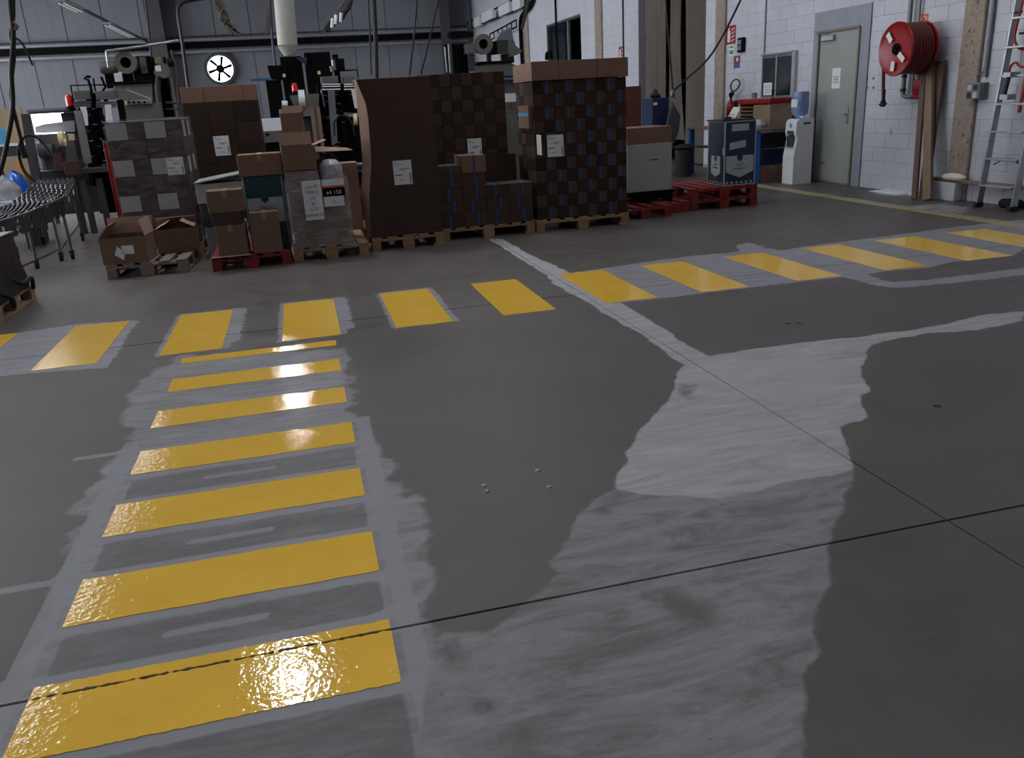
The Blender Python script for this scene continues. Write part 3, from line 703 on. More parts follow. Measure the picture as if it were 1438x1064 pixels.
# red trolley hanging over the ladder
t = thing('hand_truck', 'red tubular frame with black grip hung beside the ladder', 'hand truck', (8.1, 8.4, 1.3))
b = MB(); b.tube([wx(1440, -20, 8.15), wx(1434, 12, 8.15), wx(1425, 48, 8.15), wx(1427, 62, 8.15), wx(1436, 69, 8.15), wx(1470, 72, 8.15)], .016, 10, 4)
b.tube([wx(1417, 102, 8.12), wx(1420, 92, 8.12), wx(1427, 88, 8.12), wx(1436, 94, 8.12), wx(1470, 88, 8.12)], .014, 10, 4); b.tube([wx(1431, 158, 8.1), wx(1450, 60, 8.1)], .02, 8)
obj('tube_frame', b, RED, t, True)
b = MB(); b.tube([wx(1411, 132, 8.0), wx(1417, 108, 8.0)], .022, 10); obj('grip', b, BLACKR, t, True)
b = MB(); a = wx(1421, 105, 8.08); b.cbox(8.0, 8.14, a.y-.06, a.y+.05, a.z-.03, a.z+.03); a = wx(1416, 136, 8.08); b.cbox(8.0, 8.12, a.y-.07, a.y+.05, a.z-.03, a.z+.03); obj('bracket', b, ALU, t)
b = MB(); a = wx(1433, 17, 8.15); b.cyl((8.15, a.y-.02, a.z), (8.15, a.y+.12, a.z), .012); a = wx(1431, 47, 8.15); b.cyl((8.15, a.y-.1, a.z), (8.15, a.y-.01, a.z), .014); obj('peg', b, BLACKR, t, True)

# dark machine foot lump behind ladder
m_ = MB(); m_.cbox(8.12, 8.28, 8.12, 8.40, .0, .10, .03); single('black_bag', 'small black bag on the floor behind the ladder foot', 'bag', m_, BLACKR)

# gate curtain: ribbed hanging panels
def curtain(ya, yb, z0, x, lb, amp=.03, pitch=.09, taper=0):
    mb = MB(); n = max(8, int((yb-ya)/pitch*6)); rows = 7; vs = []
    for r in range(rows):
        z = z0+(5.15-z0)*r/(rows-1); sh = taper*(1-r/(rows-1))**2
        for i in range(n+1):
            u = i/n; y = ya+(yb-ya)*u+sh*(u-.5)*2; vs.append((x+amp*math.sin(2*math.pi*(y-ya)/pitch)+.02*math.sin(y*5+z), y, z))
    k = len(vs); vs += [(a+.012, b_, c_) for a, b_, c_ in vs]; fs = []
    for r in range(rows-1):
        for i in range(n): q = (r*(n+1)+i, r*(n+1)+i+1, (r+1)*(n+1)+i+1, (r+1)*(n+1)+i); fs.append(q); fs.append(tuple(j+k for j in reversed(q)))
    for i in range(n):
        fs.append((i, i+k, i+1+k, i+1)); o = (rows-1)*(n+1); fs.append((o+i, o+i+1, o+i+1+k, o+i+k))
    for r in range(rows-1):
        a_ = r*(n+1); b_ = a_+n+1; fs.append((a_, b_, b_+k, a_+k)); fs.append((a_+n, a_+n+k, b_+n+k, b_+n))
    mb.add(vs, fs); return single('strip_curtain', lb, 'curtain', mb, CURT, 'curtains in the wall gate', smooth=True)
curtain(16.50, 17.62, .03, 8.42, 'ribbed brown-grey gate curtain right of the hanging rope', .012, .08)
curtain(17.95, 18.55, .5, 8.48, 'gathered middle gate curtain behind the hanging rope', .05, .3, .15)
curtain(18.75, 19.9, .1, 8.44, 'brown gate curtain left of the dark gap', .035, .25)
t = thing('gate_lintel', 'dark track above the gate curtains', 'rail', (8.45, 18.2, 5.15)); obj('track', MB().cbox(8.36, 8.5, GATE[0]+.01, GATE[1]-.01, 5.155, 5.195), DSTEEL, t)
# stuff behind gate
t = thing('steel_rack', 'dark steel rack seen through the gap of the gate', 'rack', (10.2, 19, 0))
b = MB()
for xx in (9.9, 10.5):
    for yy in (17.6, 19.2, 20.8): b.cbox(xx-.04, xx+.04, yy-.04, yy+.04, 0, 4)
obj('upright', b, STEEL, t)
for z in (.6, 1.5, 2.3, 3.1): obj('shelf', MB().cbox(9.85, 10.55, 17.5, 20.9, z, z+.05), ALU, t)
# upper opening in wall: frame and back partition
f = MB(); ya, yb, za, zb = HOLE
for q in ((ya, ya+.06, za, zb), (yb-.06, yb, za, zb), (ya+.06, yb-.06, za, za+.06), (ya+.06, yb-.06, zb-.06, zb)): f.cbox(XW+.02, XW+.2, *q)
wn = struct('window_2', f, DARKW)
obj('mullion', MB().cbox(XW+.06, XW+.14, 25.55, 25.65, za+.06, zb-.06), PIPE, wn)
obj('pane', MB().box(XW+.10, XW+.105, yb-1.95, yb-.06, za+.06, zb-.06), DGLASS, wn)

# ================================================================= PALLETS
PC = {}
def pallet(lb, x, y, m, w_=.8, d_=1.2, z=0, rz=0, group='pallets under the goods'):
    """front left corner at x, y"""
    key = (w_, d_, m.name)
    cx, cyy = x+w_/2, y+d_/2
    if key in PC: return dup(PC[key], (cx, cyy, z), lb, rz)
    t = local(thing('pallet', lb, 'pallet', (cx, cyy, z), group)); t.rotation_euler = (0, 0, rz)
    X0, X1, Y0, Y1 = -w_/2, w_/2, -d_/2, d_/2
    for yy in (Y0, -.07, Y1-.14):
        for xx, bw_ in ((X0, .1), (-.07, .14), (X1-.1, .1)):
            obj('block', MB().cbox(xx, xx+bw_, yy, yy+.14, .0225, .1, .003), m, t)
    for xx in (X0, -.06, X1-.12): obj('bottom_board', MB().cbox(xx if xx != X0 else X0, xx+.12 if xx != X0 else X0+.1, Y0, Y1, 0, .022, .002), m, t)
    for yy in (Y0, -.07, Y1-.14): obj('stringer_board', MB().cbox(X0, X1, yy, yy+.14, .1005, .122, .002), m, t)
    n = max(2, round(w_/.17)); bw_ = .115; g = (w_-n*bw_)/(n-1)
    for i in range(n): obj('deck_board', MB().cbox(X0+i*(bw_+g), X0+i*(bw_+g)+bw_, Y0, Y1, .1225, .144, .002), m, t)
    PC[key] = t; return t

# ---------------------------------------------------------------- cartons
def ship_label(t, x, z, y, w_=.17, h=.22, tilt=0):
    s = obj('shipping_label', MB().box(x-w_/2, x+w_/2, y-.002, y-.0005, z-h/2, z+h/2), PAPER, t, label='white printed shipping label')
    p = MB(); P_ = lambda a, b, c, d: p.box(x-w_/2+a*w_, x-w_/2+b*w_, y-.003, y-.0021, z-h/2+c*h, z-h/2+d*h)
    P_(.08, .16, .9, .94); P_(.08, .5, .83, .85); P_(.35, .85, .64, .66); P_(.35, .7, .59, .61); P_(.08, .45, .38, .42); P_(.3, .6, .18, .2)
    for k in range(9): P_(.84, .95, .08+.045*k, .08+.045*k+(.02 if k % 2 else .03))
    obj('print', p, PRINT, s)
def carton(lb, x0, x1, y0, y1, z0, z1, m=CARD, group=None, tape=True, label=None, rz=0, cat='box', name='carton'):
    cx, cyy = (x0+x1)/2, (y0+y1)/2; a, b, h = (x1-x0)/2, (y1-y0)/2, z1-z0
    t = local(thing(name, lb, cat, (cx, cyy, z0), group)); t.rotation_euler = (0, 0, rz)
    obj('body', MB().cbox(-a, a, -b, b, 0, h, .004), m, t)
    if tape:
        g = MB(); g.box(-.025, .025, -b-.0015, b+.0015, h-.0003, h+.001); g.box(-.025, .025, -b-.0015, -b+.0002, h-.07 if h > .1 else h*.5, h); obj('tape_strip', g, TAPE, t)
    if label: ship_label(t, label[0], label[1], -b, *label[2:])
    return t
def open_carton(lb, x0, x1, y0, y1, z0, z1, m=CARD, rz=0, flaps=(60, 60, 60, 60), fl_=.16, group=None, inside=None):
    """flaps: outward opening angle from vertical for -y,+y,-x,+x ; None = no flap"""
    cx, cyy = (x0+x1)/2, (y0+y1)/2; a, b, h = (x1-x0)/2, (y1-y0)/2, z1-z0; w_ = .006
    t = local(thing('open_carton', lb, 'box', (cx, cyy, z0), group)); t.rotation_euler = (0, 0, rz)
    g = MB(); g.box(-a, a, -b, -b+w_, 0, h); g.box(-a, a, b-w_, b, 0, h); g.box(-a, -a+w_, -b+w_, b-w_, 0, h); g.box(a-w_, a, -b+w_, b-w_, 0, h); g.box(-a+w_, a-w_, -b+w_, b-w_, 0, w_)
    obj('body', g, m, t)
    for k, an in enumerate(flaps):
        if an is None: continue
        s, c = math.sin(math.radians(an))*fl_, math.cos(math.radians(an))*fl_; e = .003
        if k == 0: q = [(-a, -b, h+e), (a, -b, h+e), (a, -b-s, h+c), (-a, -b-s, h+c)]
        if k == 1: q = [(-a, b, h+e), (a, b, h+e), (a, b+s, h+c), (-a, b+s, h+c)]
        if k == 2: q = [(-a, -b, h+e), (-a, b, h+e), (-a-s, b, h+c), (-a-s, -b, h+c)]
        if k == 3: q = [(a, -b, h+e), (a, b, h+e), (a+s, b, h+c), (a+s, -b, h+c)]
        obj('flap', MB().sheet(q, .005), INNER if m is CARD else m, t)
    return t

# --- A: left grey pallet with two open boxes
A_ = pallet('weathered grey pallet at the left, carrying two open boxes', -2.10, 9.42, GREYW, .82, 1.0, rz=math.radians(-2))
b1 = open_carton('open brown carton with a torn flap on the left pallet', -2.12, -1.66, 9.44, 9.86, .146, .42, CARD, math.radians(-4), (None, 8, -38, -12), .17)
obj('paper_patch', MB().box(-.02, .10, -.2125, -.2105, .10, .19), PAPER, b1); obj('torn_paper', MB().sheet([(-.10, -.2125, .10), (-.02, -.2125, .04), (.01, -.2125, .11), (-.06, -.2125, .19)], -.001), PAPER, b1)
m_ = MB(); m_.cbox(-2.05, -1.74, 9.5, 9.8, .156, .33, .03); single('black_film', 'crumpled black film inside the open carton', 'film', m_, BLACKR, smooth=True)
b2 = open_carton('second open carton with half folded flaps, right on the grey pallet', -1.655, -1.24, 9.93, 10.33, .146, .41, CARD, math.radians(2), (None, -50, -62, -60), .16)
# --- B: white-labelled stack
B0 = pallet('pine pallet under the white-labelled carton stack', -2.1, 10.62, PINE, .86, 1.0)
rows = 7; bh = (1.57-.15)/rows
for r_ in range(rows):
    for c_ in range(2):
        x0 = -2.09+c_*.415+(.0 if r_ % 2 else .008); z0 = .147+r_*bh
        for d_ in range(2):
            y0 = 10.64+d_*.47
            t = carton(('front' if d_ == 0 else 'rear')+' brown carton in the white-labelled stack, %s row, %s' % (['bottom', 'second', 'third', 'fourth', 'fifth', 'sixth', 'top'][r_], ['left column', 'right column'][c_]), x0, x0+.41, y0, y0+.465, z0, z0+bh-.003, CARDD, 'cartons of the white-labelled stack', tape=False)
            if d_ == 0:
                if r_ % 2 == 0: obj('white_patch', MB().box(-.2, .02, -.2345, -.2328, .01, bh-.012), CARDW, t)
                if r_ == 4 and c_ == 1: ship_label(t, .06, bh*.45, -.2345, .19, .2)
            if c_ == 1 and r_ % 2 == 0: obj('white_patch', MB().box(.2053, .207, -.17, .03, .01, bh-.012), CARDW, t)
m_ = MB(); m_.cbox(-2.09, -1.26, 10.64, 11.58, 1.572, 1.580, .002); single('cover_sheet', 'pale cover sheet on top of the white-labelled stack', 'sheet', m_, CARDW)
def film(x0, x1, y0, y1, z0, z1, lb, bulge=.02, seed=0, m_=None):
    r = random.Random(seed); n = 10; rows = 9; vs = []; fs = []
    per = []
    for i in range(n): per.append((x0+(x1-x0)*i/n, y0, 0, -1))
    for i in range(n): per.append((x1, y0+(y1-y0)*i/n, 1, 0))
    for i in range(n): per.append((x1-(x1-x0)*i/n, y1, 0, 1))
    for i in range(n): per.append((x0, y1-(y1-y0)*i/n, -1, 0))
    m = len(per)
    for k in range(rows+1):
        z = z0+(z1-z0)*k/rows
        for (x, y, nx, ny) in per:
            o = r.uniform(.002, bulge); vs.append((x+nx*o, y+ny*o, z))
    for k in range(rows):
        for i in range(m): fs.append((k*m+i, k*m+(i+1) % m, (k+1)*m+(i+1) % m, (k+1)*m+i))
    return single('stretch_film', lb, 'plastic film', MB().add(vs, fs), m_ or FILM, smooth=True)
film(-2.10, -1.25, 10.63, 11.60, .15, 1.60, 'clear stretch film around the white-labelled stack', .012, 1)
# --- red upright
RU = wy(143, 200, 11.9); m_ = MB(); m_.cbox(-2.66, -2.52, 11.9, 12.6, 0, 1.42, .01)
a = wy(144, 200, 11.9).x
t = thing('red_guard', 'dark red steel guard standing left of the white-labelled stack', 'guard', (a+.06, 12.2, 0))
obj('post', MB().cbox(a, a+.17, 11.9, 11.98, .012, wy(150, 200, 11.9).z), RED, t); obj('post', MB().cbox(a, a+.17, 12.5, 12.58, .012, 1.4), RED, t)
obj('panel', MB().cbox(a+.06, a+.1, 11.98, 12.5, .1, 1.38), RED, t); obj('base_plate', MB().cbox(a-.02, a+.2, 11.86, 12.62, 0, .012), RED, t)
# --- C: tall dark stack behind
pallet('pine pallet under the tall dark stack with light top boxes', -1.38, 12.3, PINE, .98, 1.0)
rh = (1.76-.147)/6
for r_ in range(6):
    for c_ in range(3):
        x0 = -1.40+c_*.32; z0 = .147+r_*rh
        t = carton('dark brown carton in the tall dark stack, %s row, %s column' % (['bottom', 'second', 'third', 'fourth', 'fifth', 'sixth'][r_], ['left', 'middle', 'right'][c_]), x0, x0+.317, 12.32, 13.2, z0, z0+rh-.003, CARDE, 'cartons of the tall dark stack', tape=False)
        if r_ == 4 and c_ == 1: ship_label(t, -.06, -.03, -.44, .2, .26)
for c_, (xa, xb) in enumerate(((-1.40, -1.11), (-1.105, -.60), (-.595, -.44))):
    carton('lighter brown top box of the tall dark stack, %s' % ['left', 'middle and widest', 'right and narrowest'][c_], xa, xb, 12.33, 13.15, 1.762, 1.965, CARDC, tape=False)
# --- D: red pallet group
pallet('red pallet with the teal sack carton', -1.04, 9.27, REDW, .83, 1.0, rz=math.radians(.5))
xa, xb = -.62, -.20
t = carton('tall teal and white carton on the red pallet, brown upper part', xa, xb, 9.62, 9.98, .147, .93, TEAL, tape=False)
D_ = wy(340, 260, 9.62)
obj('white_band', MB().box(-.19, .19, -.182, -.1805, .28, .55), GREYP, t)
for x_ in (-.207, .199): obj('white_edge', MB().box(x_, x_+.008, -.182, -.1805, .0, .78), GREYP, t)
s = MB(); s.prism([(-.04, .585), (-.04, .52), (0, .49), (.04, .52), (.04, .585)], -.1845, -.1825); obj('emblem', s, TEAL, t)
text('SACS', .055, PRINT, t, TY(0, -.1835, .425)); text('POUBELLE', .05, PRINT, t, TY(0, -.1835, .37))
carton('brown carton tray capping the teal carton', xa-.02, xb+.02, 9.60, 10.0, .932, 1.16, CARDC, tape=True)
carton('lower front brown carton on the red pallet, left', -.95, -.64, 9.30, 9.60, .1466, .47, CARD, label=None)
carton('squat brown carton second from bottom, left on the red pallet', -.96, -.66, 9.31, 9.60, .473, .60, CARDD, tape=False)
carton('taped carton on top of the left column on the red pallet', -.985, -.62, 9.31, 9.62, .603, .83, CARD)
carton('single brown carton leaning before the teal carton', -.585, -.29, 9.28, 9.58, .1475, .58, CARD, rz=math.radians(2))
scr = MB(); scr.cbox(-1.03, -.62, 9.225, 9.295, .146, .15, .001); single('cardboard_scrap', 'flat cardboard scrap under the cartons on the red pallet', 'cardboard', scr, INNER)
# grey trays behind D
t = thing('tray_stack', 'grey and white open trays stacked behind the red pallet', 'tray', (-1.1, 10.5, 0), )
obj('lower_tray', MB().cbox(-1.16, -.72, 10.37, 10.9, 0, .35), CARDW, t); obj('middle_tray', MB().cbox(-1.18, -.75, 10.34, 10.92, .352, .62), MGREYD, t); obj('upper_tray', MB().cbox(-1.19, -.68, 10.32, 10.94, .622, .84), CARDW, t)
obj('lid', MB().sheet([(-1.2, 10.30, .85), (-.6, 10.30, .93), (-.6, 10.96, .93), (-1.2, 10.96, .85)], .012), CARDW, t)
# --- E: wrapped pallet
pallet('pine pallet under the film-wrapped load', -.18, 9.38, PINE, .82, 1.1)
carton('main wrapped brown carton with paper signs', -.15, .46, 9.42, 10.1, .147, .80, CARDC, tape=False)
E_ = bpy.data.objects[-1] if False else None
carton('flat wrapped carton on the main wrapped carton', -.145, .18, 9.45, 10.0, .803, .955, CARDC, tape=False)
film(-.17, .48, 9.40, 10.14, .146, .86, 'shiny stretch film around the load with paper signs', .03, 5, FILM2)
film(-.155, .19, 9.44, 10.02, .80, .965, 'upper ring of stretch film below the open brown box', .012, 6, FILM2)
sg = thing('handwritten_sign', 'white handwritten paper sign on the wrapped load', 'sign', (.07, 9.36, .43))
obj('sheet', MB().box(-.0, .20, 9.358, 9.3595, .44, .86), PAPER, sg)
for i, s_ in enumerate(('Lot 40', 'MERCI', 'LE', '30', '3270', 'palette 12')): text(s_, .05, mat('pen_blue', '303a66', .6), sg, TY(.1, 9.357, .78-.06*i))
pl = thing('printed_strip', 'black and orange printed strip on the wrapped load', 'label', (.32, 9.36, .6))
obj('upper_sheet', MB().box(.215, .45, 9.358, 9.3595, .79, .86), PAPER, pl); obj('orange_line', MB().box(.215, .45, 9.358, 9.3595, .77, .788), ORANGE, pl)
obj('black_band', MB().box(.215, .45, 9.358, 9.3595, .68, .768), BLACK, pl); obj('lower_sheet', MB().box(.215, .43, 9.3575, 9.359, .57, .675), PAPER, pl)
text('x4 150', .06, PAPER, pl, TY(.33, 9.3575, .70)); text('12', .05, PRINT, pl, TY(.32, 9.357, .60))
open_carton('big open brown carton perched on the wrapped load', -.17, .18, 9.45, 9.82, .97, 1.22, CARD, math.radians(3), (None, 10, None, 70), .14)
open_carton('narrow tall open carton standing behind the wrapped load', -.12, .11, 9.95, 10.2, .96, 1.56, CARD, math.radians(-6), (None, 15, None, 50), .08)
m_ = MB(); m_.lathe([(0, 0), (.11, .0), (.13, .08), (.12, .2), (.06, .25), (0, .26)], (.335, 9.6, .802), 16)
m_.v = [(v[0]+random.uniform(-.012, .012), v[1]+random.uniform(-.012, .012), v[2]) for v in m_.v]; single('plastic_bag', 'bulging grey plastic bag beside the open carton on the wrapped load', 'bag', m_, CLEARP, smooth=True)
m_ = MB(); m_.lathe([(0, 0), (.10, .0), (.14, .1), (.11, .24), (.05, .3), (0, .31)], (.33, 9.93, .802), 14); m_.v = [(v[0]+random.uniform(-.015, .015), v[1]+random.uniform(-.015, .015), v[2]) for v in m_.v]
single('rubbish_bag', 'dark rubbish bag behind the grey plastic bag', 'bag', m_, BLACKR, smooth=True)
single('carton_flap', 'loose cardboard flap lying over the dark rubbish bag', 'cardboard', MB().sheet([(.20, 9.78, 1.13), (.62, 9.85, 1.12), (.56, 10.1, 1.14), (.2, 10.05, 1.18)], .006), INNER)
# --- F: tall brown sleeve
pallet('pine pallet under the tall brown sleeve carton', .70, 9.60, PINE, .84, 1.15)
t = thing('tall_sleeve_carton', 'man-high dark brown wrapped carton with pale left flap', 'box', (1.12, 10.1, .146))
x0, x1 = .80, 1.54
EIN = [(.705, .15), (.705, .35), (.73, .62), (.79, .95), (.80, 1.15), (.81, 1.46), (.80, 1.62), (.72, 1.86)]
obj('body', MB().prism(EIN+[(x1, 1.86), (x1, .15)], 9.64, 10.3), CARDD, t)
EOUT = [(.655, .15), (.65, .4), (.645, .66), (.70, .95), (.71, 1.17), (.715, 1.5), (.71, 1.68), (.705, 1.855)]
mb = MB(); vs = []
for (xi, z), (xo, zo) in zip(EIN, EOUT): vs += [(xi-.004, 9.632, z), (min(xo, xi-.008), 9.74, zo), (min(xo, xi-.008)+.01, 9.9, zo)]
fs = []
for k in range(len(EIN)-1): fs += [(k*3, k*3+1, k*3+4, k*3+3), (k*3+1, k*3+2, k*3+5, k*3+4)]
k3 = len(vs); vs += [(a+.005, b, c) for a, b, c in vs]; fs += [tuple(q+k3 for q in reversed(f)) for f in fs]
mb.add(vs, fs); obj('side_flap', mb, INNER, t, label='pale folded cardboard flap')
f = MB(); f.sheet([(.72, 9.637, 1.861), (x1, 9.637, 1.861), (x1, 10.28, 1.868), (.72, 10.28, 1.868)], .006); obj('top_flap', f, INNER, t)
tl = wy(551, 226, 9.638); tr_ = wy(580, 258, 9.638); ship_label(t, (tl.x+tr_.x)/2, (tl.z+tr_.z)/2, 9.638, tr_.x-tl.x, tl.z-tr_.z)
g = MB()
for k in range(16): z = .25+k*.095+random.uniform(-.02, .02); g.box(x0+.02, x1-.01, 9.6375, 9.6405, z, z+.003)
obj('film_crease', g, mat('crease', '523a30', .5), t, kind='stuff')

# --- G, H, I bundles
def bundle_set(lb, grp, w_, d_, h, strap, m, name='carton_bundle', sx=0):
    t = local(thing(name, lb, 'bundle', (0, 0, 0), grp)); g = .0015
    obj('cards', MB().cbox(-w_/2+g, w_/2-g, -d_/2+g, d_/2-g, g, h-g, .003), m, t)
    if strap:
        s = MB(); s.box(sx-.014, sx+.014, -d_/2-.001, -d_/2+.002, .003, h-.002); s.box(sx-.014, sx+.014, -d_/2, d_/2, h-.0015, h-.0005); obj('strap', s, BLUET, t, label='bright blue strap')
    return t
used = {}
ROWN = ['bottom', 'second', 'third', 'fourth', 'fifth', 'sixth', 'seventh', 'eighth', 'ninth', 'tenth', 'eleventh and top']
COLN = ['first', 'second', 'third', 'fourth', 'fifth', 'sixth', 'seventh', 'eighth', 'ninth']
def put(key, mk, loc, lb=None):
    if key not in used: o = mk(); used[key] = o; o.location = loc
    else: o = dup(used[key], loc)
    if lb: o['label'] = lb
    return o
# I: tall strapped pallet
pallet('wide pine pallet under the tall blue-strapped stack', 2.73, 9.80, PINE, 1.2, .9)
I0 = 2.755; cols = 9; cw = 1.17/cols; rI = 11; hI = (1.75-.147)/rI
for r_ in range(rI):
    for c_ in range(cols):
        kd = (r_+c_) % 2; st = c_ % 2 == (0 if r_ % 2 else 1) and c_ > 0
        put(('I', kd, st), lambda: bundle_set('small brown carton bundle in the front of the tall stack under light cap boxes', 'bundles on the front of the tall strapped stack', cw, .22, hI, st, CARDL if kd else CARDE, sx=random.choice((-.02, .02))), (I0+cw*(c_+.5), 9.83+.11, .147+r_*hI), 'front bundle of the tall strapped stack, %s row up, %s from left' % (ROWN[r_], COLN[c_]))
    for d_ in range(3):
        kd = (r_+d_) % 2
        put(('IS', kd), lambda: bundle_set('long brown carton bundle on the lit left side of the tall strapped stack', 'bundles on the left side of the tall strapped stack', 1.17, .19, hI, False, CARDL if kd else CARDE), (I0+.585, 10.05+.19*(d_+.5)+.002*d_, .147+r_*hI), 'left-side bundle of the tall strapped stack, %s row up, %s from the front' % (ROWN[r_], COLN[d_+1]))
cx_ = [2.745, 3.075, 3.555, 3.945]; cyy = [9.80, 10.09, 10.37, 10.66]
nm = [['left front', 'middle front', 'right front'], ['left middle', 'centre', 'right middle'], ['left rear', 'middle rear', 'right rear']]
for i in range(3):
    for j in range(3): carton('light brown cap box on the tall strapped stack, %s' % nm[j][i], cx_[i], cx_[i+1]-.004, cyy[j], cyy[j+1]-.004, 1.755, 1.965-.004*j, CARDC, 'cap boxes on the tall strapped stack', tape=False)
t = thing('delivery_note', 'white delivery note on the front of the tall strapped stack', 'label', (2.93, 9.825, 1.05)); c0 = wy(768, 190, 9.826); c1 = wy(792, 219, 9.826); ship_label(t, (c0.x+c1.x)/2, (c0.z+c1.z)/2, 9.8275, c1.x-c0.x, c0.z-c1.z)
t = thing('side_note', 'white note on the left side of the tall strapped stack near its edge', 'label', (2.745, 9.95, 1.05)); c0 = wx(753, 189, 2.745); c1 = wx(760, 218, 2.745); obj('sheet', MB().box(2.7525, 2.7545, min(c0.y, c1.y), max(c0.y, c1.y)+.02, c1.z, c0.z), PAPER, t)
t = thing('flat_carton_pack', 'light folded carton with blue tape fixed on the left side of the tall stack', 'cardboard', (2.70, 10.3, 1.35)); c0 = wx(727, 149, 2.71); c1 = wx(743, 181, 2.71)
obj('board', MB().cbox(2.71, 2.7545, c1.y, c0.y, c1.z, c0.z, .003), CARDC, t); zc = (c0.z+c1.z)/2+.03; obj('blue_tape', MB().box(2.7075, 2.7095, c1.y-.001, c0.y, zc-.02, zc+.02), LBLUE, t)
# G: dark checkered stack
pallet('pallet under the dark chequered stack', 1.66, 11.2, PINE, 1.14, .8)
hG = (1.93-.147)/11; cw = .145
for r_ in range(11):
    for c_ in range(8):
        kd = (r_+c_) % 2
        put(('G', kd), lambda: bundle_set('dark carton bundle in the chequered stack behind the sleeve carton', 'bundles of the dark chequered stack', cw, .6, hG, False, CARDE if kd else CARDD), (1.61+cw*(c_+.5), 11.23+.3, .147+r_*hG), 'dark bundle of the chequered stack, %s row up, %s from left' % (ROWN[r_], COLN[c_]))
t = thing('delivery_note', 'white delivery note on the dark chequered stack', 'label', (2.2, 11.22, 1.0)); c0 = wy(656, 195, 11.22); c1 = wy(678, 226, 11.22); ship_label(t, (c0.x+c1.x)/2, (c0.z+c1.z)/2, 11.2285, c1.x-c0.x, c0.z-c1.z)
# H: low strapped pallet
pallet('wide pine pallet under the low blue-strapped bundles', 1.55, 9.83, PINE, 1.16, .9)
hH = .156; cwH = .285
hl = 'strapped brown bundle in the low stack between the two tall ones'
for r_ in range(3):
    for c_ in range(4):
        kd = (r_+c_) % 2
        for d_ in range(2): put(('H', kd, d_), lambda: bundle_set(hl, 'bundles of the low strapped stack', cwH, .38, hH, True, CARDL if kd else CARDD, sx=.03*(1 if kd else -1)), (1.56+cwH*(c_+.5), 9.84+.19+.385*d_, .147+r_*hH), '%s bundle of the low strapped stack, %s row, %s from left' % (('front', 'rear')[d_], ROWN[r_], COLN[c_]))
for r_, c_ in ((3, 0), (4, 0), (3, 1)):
    t = bundle_set({(3, 0): 'fourth-row left bundle of the low strapped stack', (4, 0): 'topmost left bundle of the low strapped stack', (3, 1): 'fourth-row bundle with a light lid left of centre in the low stack'}[(r_, c_)], 'bundles of the low strapped stack', cwH, .38, hH if r_ == 3 else .1, True, CARDL, sx=.02); t.location = (1.56+cwH*(c_+.5), 10.03, .147+r_*hH)
t = bundle_set('bright-topped strapped bundle, highest of the low stack', 'bundles of the low strapped stack', .29, .40, .2, True, CARDC, sx=.0); t.location = (1.56+cwH*1.52, 10.03, .147+4*hH); t.rotation_euler = (0, 0, .03)
single('thin_board', 'thin flat board lying on the low strapped stack', 'cardboard', MB().cbox(2.0, 2.26, 9.84, 10.2, .618, .634, .002), CARDL) if False else None
open_carton('open dark carton at the rear of the low strapped stack', 2.18, 2.62, 10.25, 10.66, .6165, .93, CARDD, 0, (None, None, None, None))
# --- J far stack, K white carton, L red pallets
t0 = pallet('pallet under the dark stack far behind the white carton', 5.6, 14.2, PINE, .8, .9)
for r_ in range(6): carton('dark red-brown carton behind the tall stack, %s of its column' % ['lowest', 'second', 'third', 'fourth', 'fifth', 'top'][r_], 5.35, 5.97, 14.25, 14.95, .147+r_*.255, .147+(r_+1)*.255-.003, mat('carton_redbrown', '552c22', .7, rnd=.06), 'cartons of the far red-brown stack', tape=False)
pallet('low red pallet nearest the tall strapped stack', 3.935, 10.12, REDW, .725, 1.2)
pallet('low red pallet between the white carton and the double red stack', 4.665, 10.36, REDW, .36, 1.2)
L1 = pallet('lower of the two stacked red pallets', 4.98, 10.24, REDW, .0001+.98, 1.0); L1.location.x = 5.49; L1.location.y = 10.78
L1.location = (5.55, 10.86, 0)
dup(L1, (5.55, 10.87, .1445), 'upper of the two stacked red pallets, carrying the navy carton')
# fix position of the narrow pallet so it does not run into the double stack
t = thing('plastic_pallet', 'black plastic pallet under the white carton', 'pallet', (4.5, 10.95, .144))
obj('deck', MB().cbox(4.1, 4.9, 10.55, 11.3, .255, .29), BLACK, t)
for i in range(3):
    for j in range(3): obj('foot', MB().cbox(4.12+i*.33, 4.22+i*.33, 10.57+j*.3, 10.69+j*.3, .146, .254), BLACK, t)
t = thing('white_carton', 'big white carton with a brown upper band', 'box', (4.55, 10.9, .291))
obj('body', MB().cbox(4.23, 4.87, 10.58, 11.2, .291, .91, .006), CARDW, t); obj('upper_band', MB().cbox(4.232, 4.868, 10.582, 11.198, .911, 1.12, .004), CARDC, t, label='plain brown cardboard upper part')
obj('mark', MB().box(4.55, 4.68, 10.577, 10.579, .695, .708), PRINT, t); text('fragile', .03, PRINT, t, TY(4.62, 10.5775, .71)) if False else None
single('side_board', 'brown board standing right of the white carton', 'cardboard', MB().cbox(4.885, 4.91, 10.75, 11.3, .146, 1.05, .003), CARD) if False else None
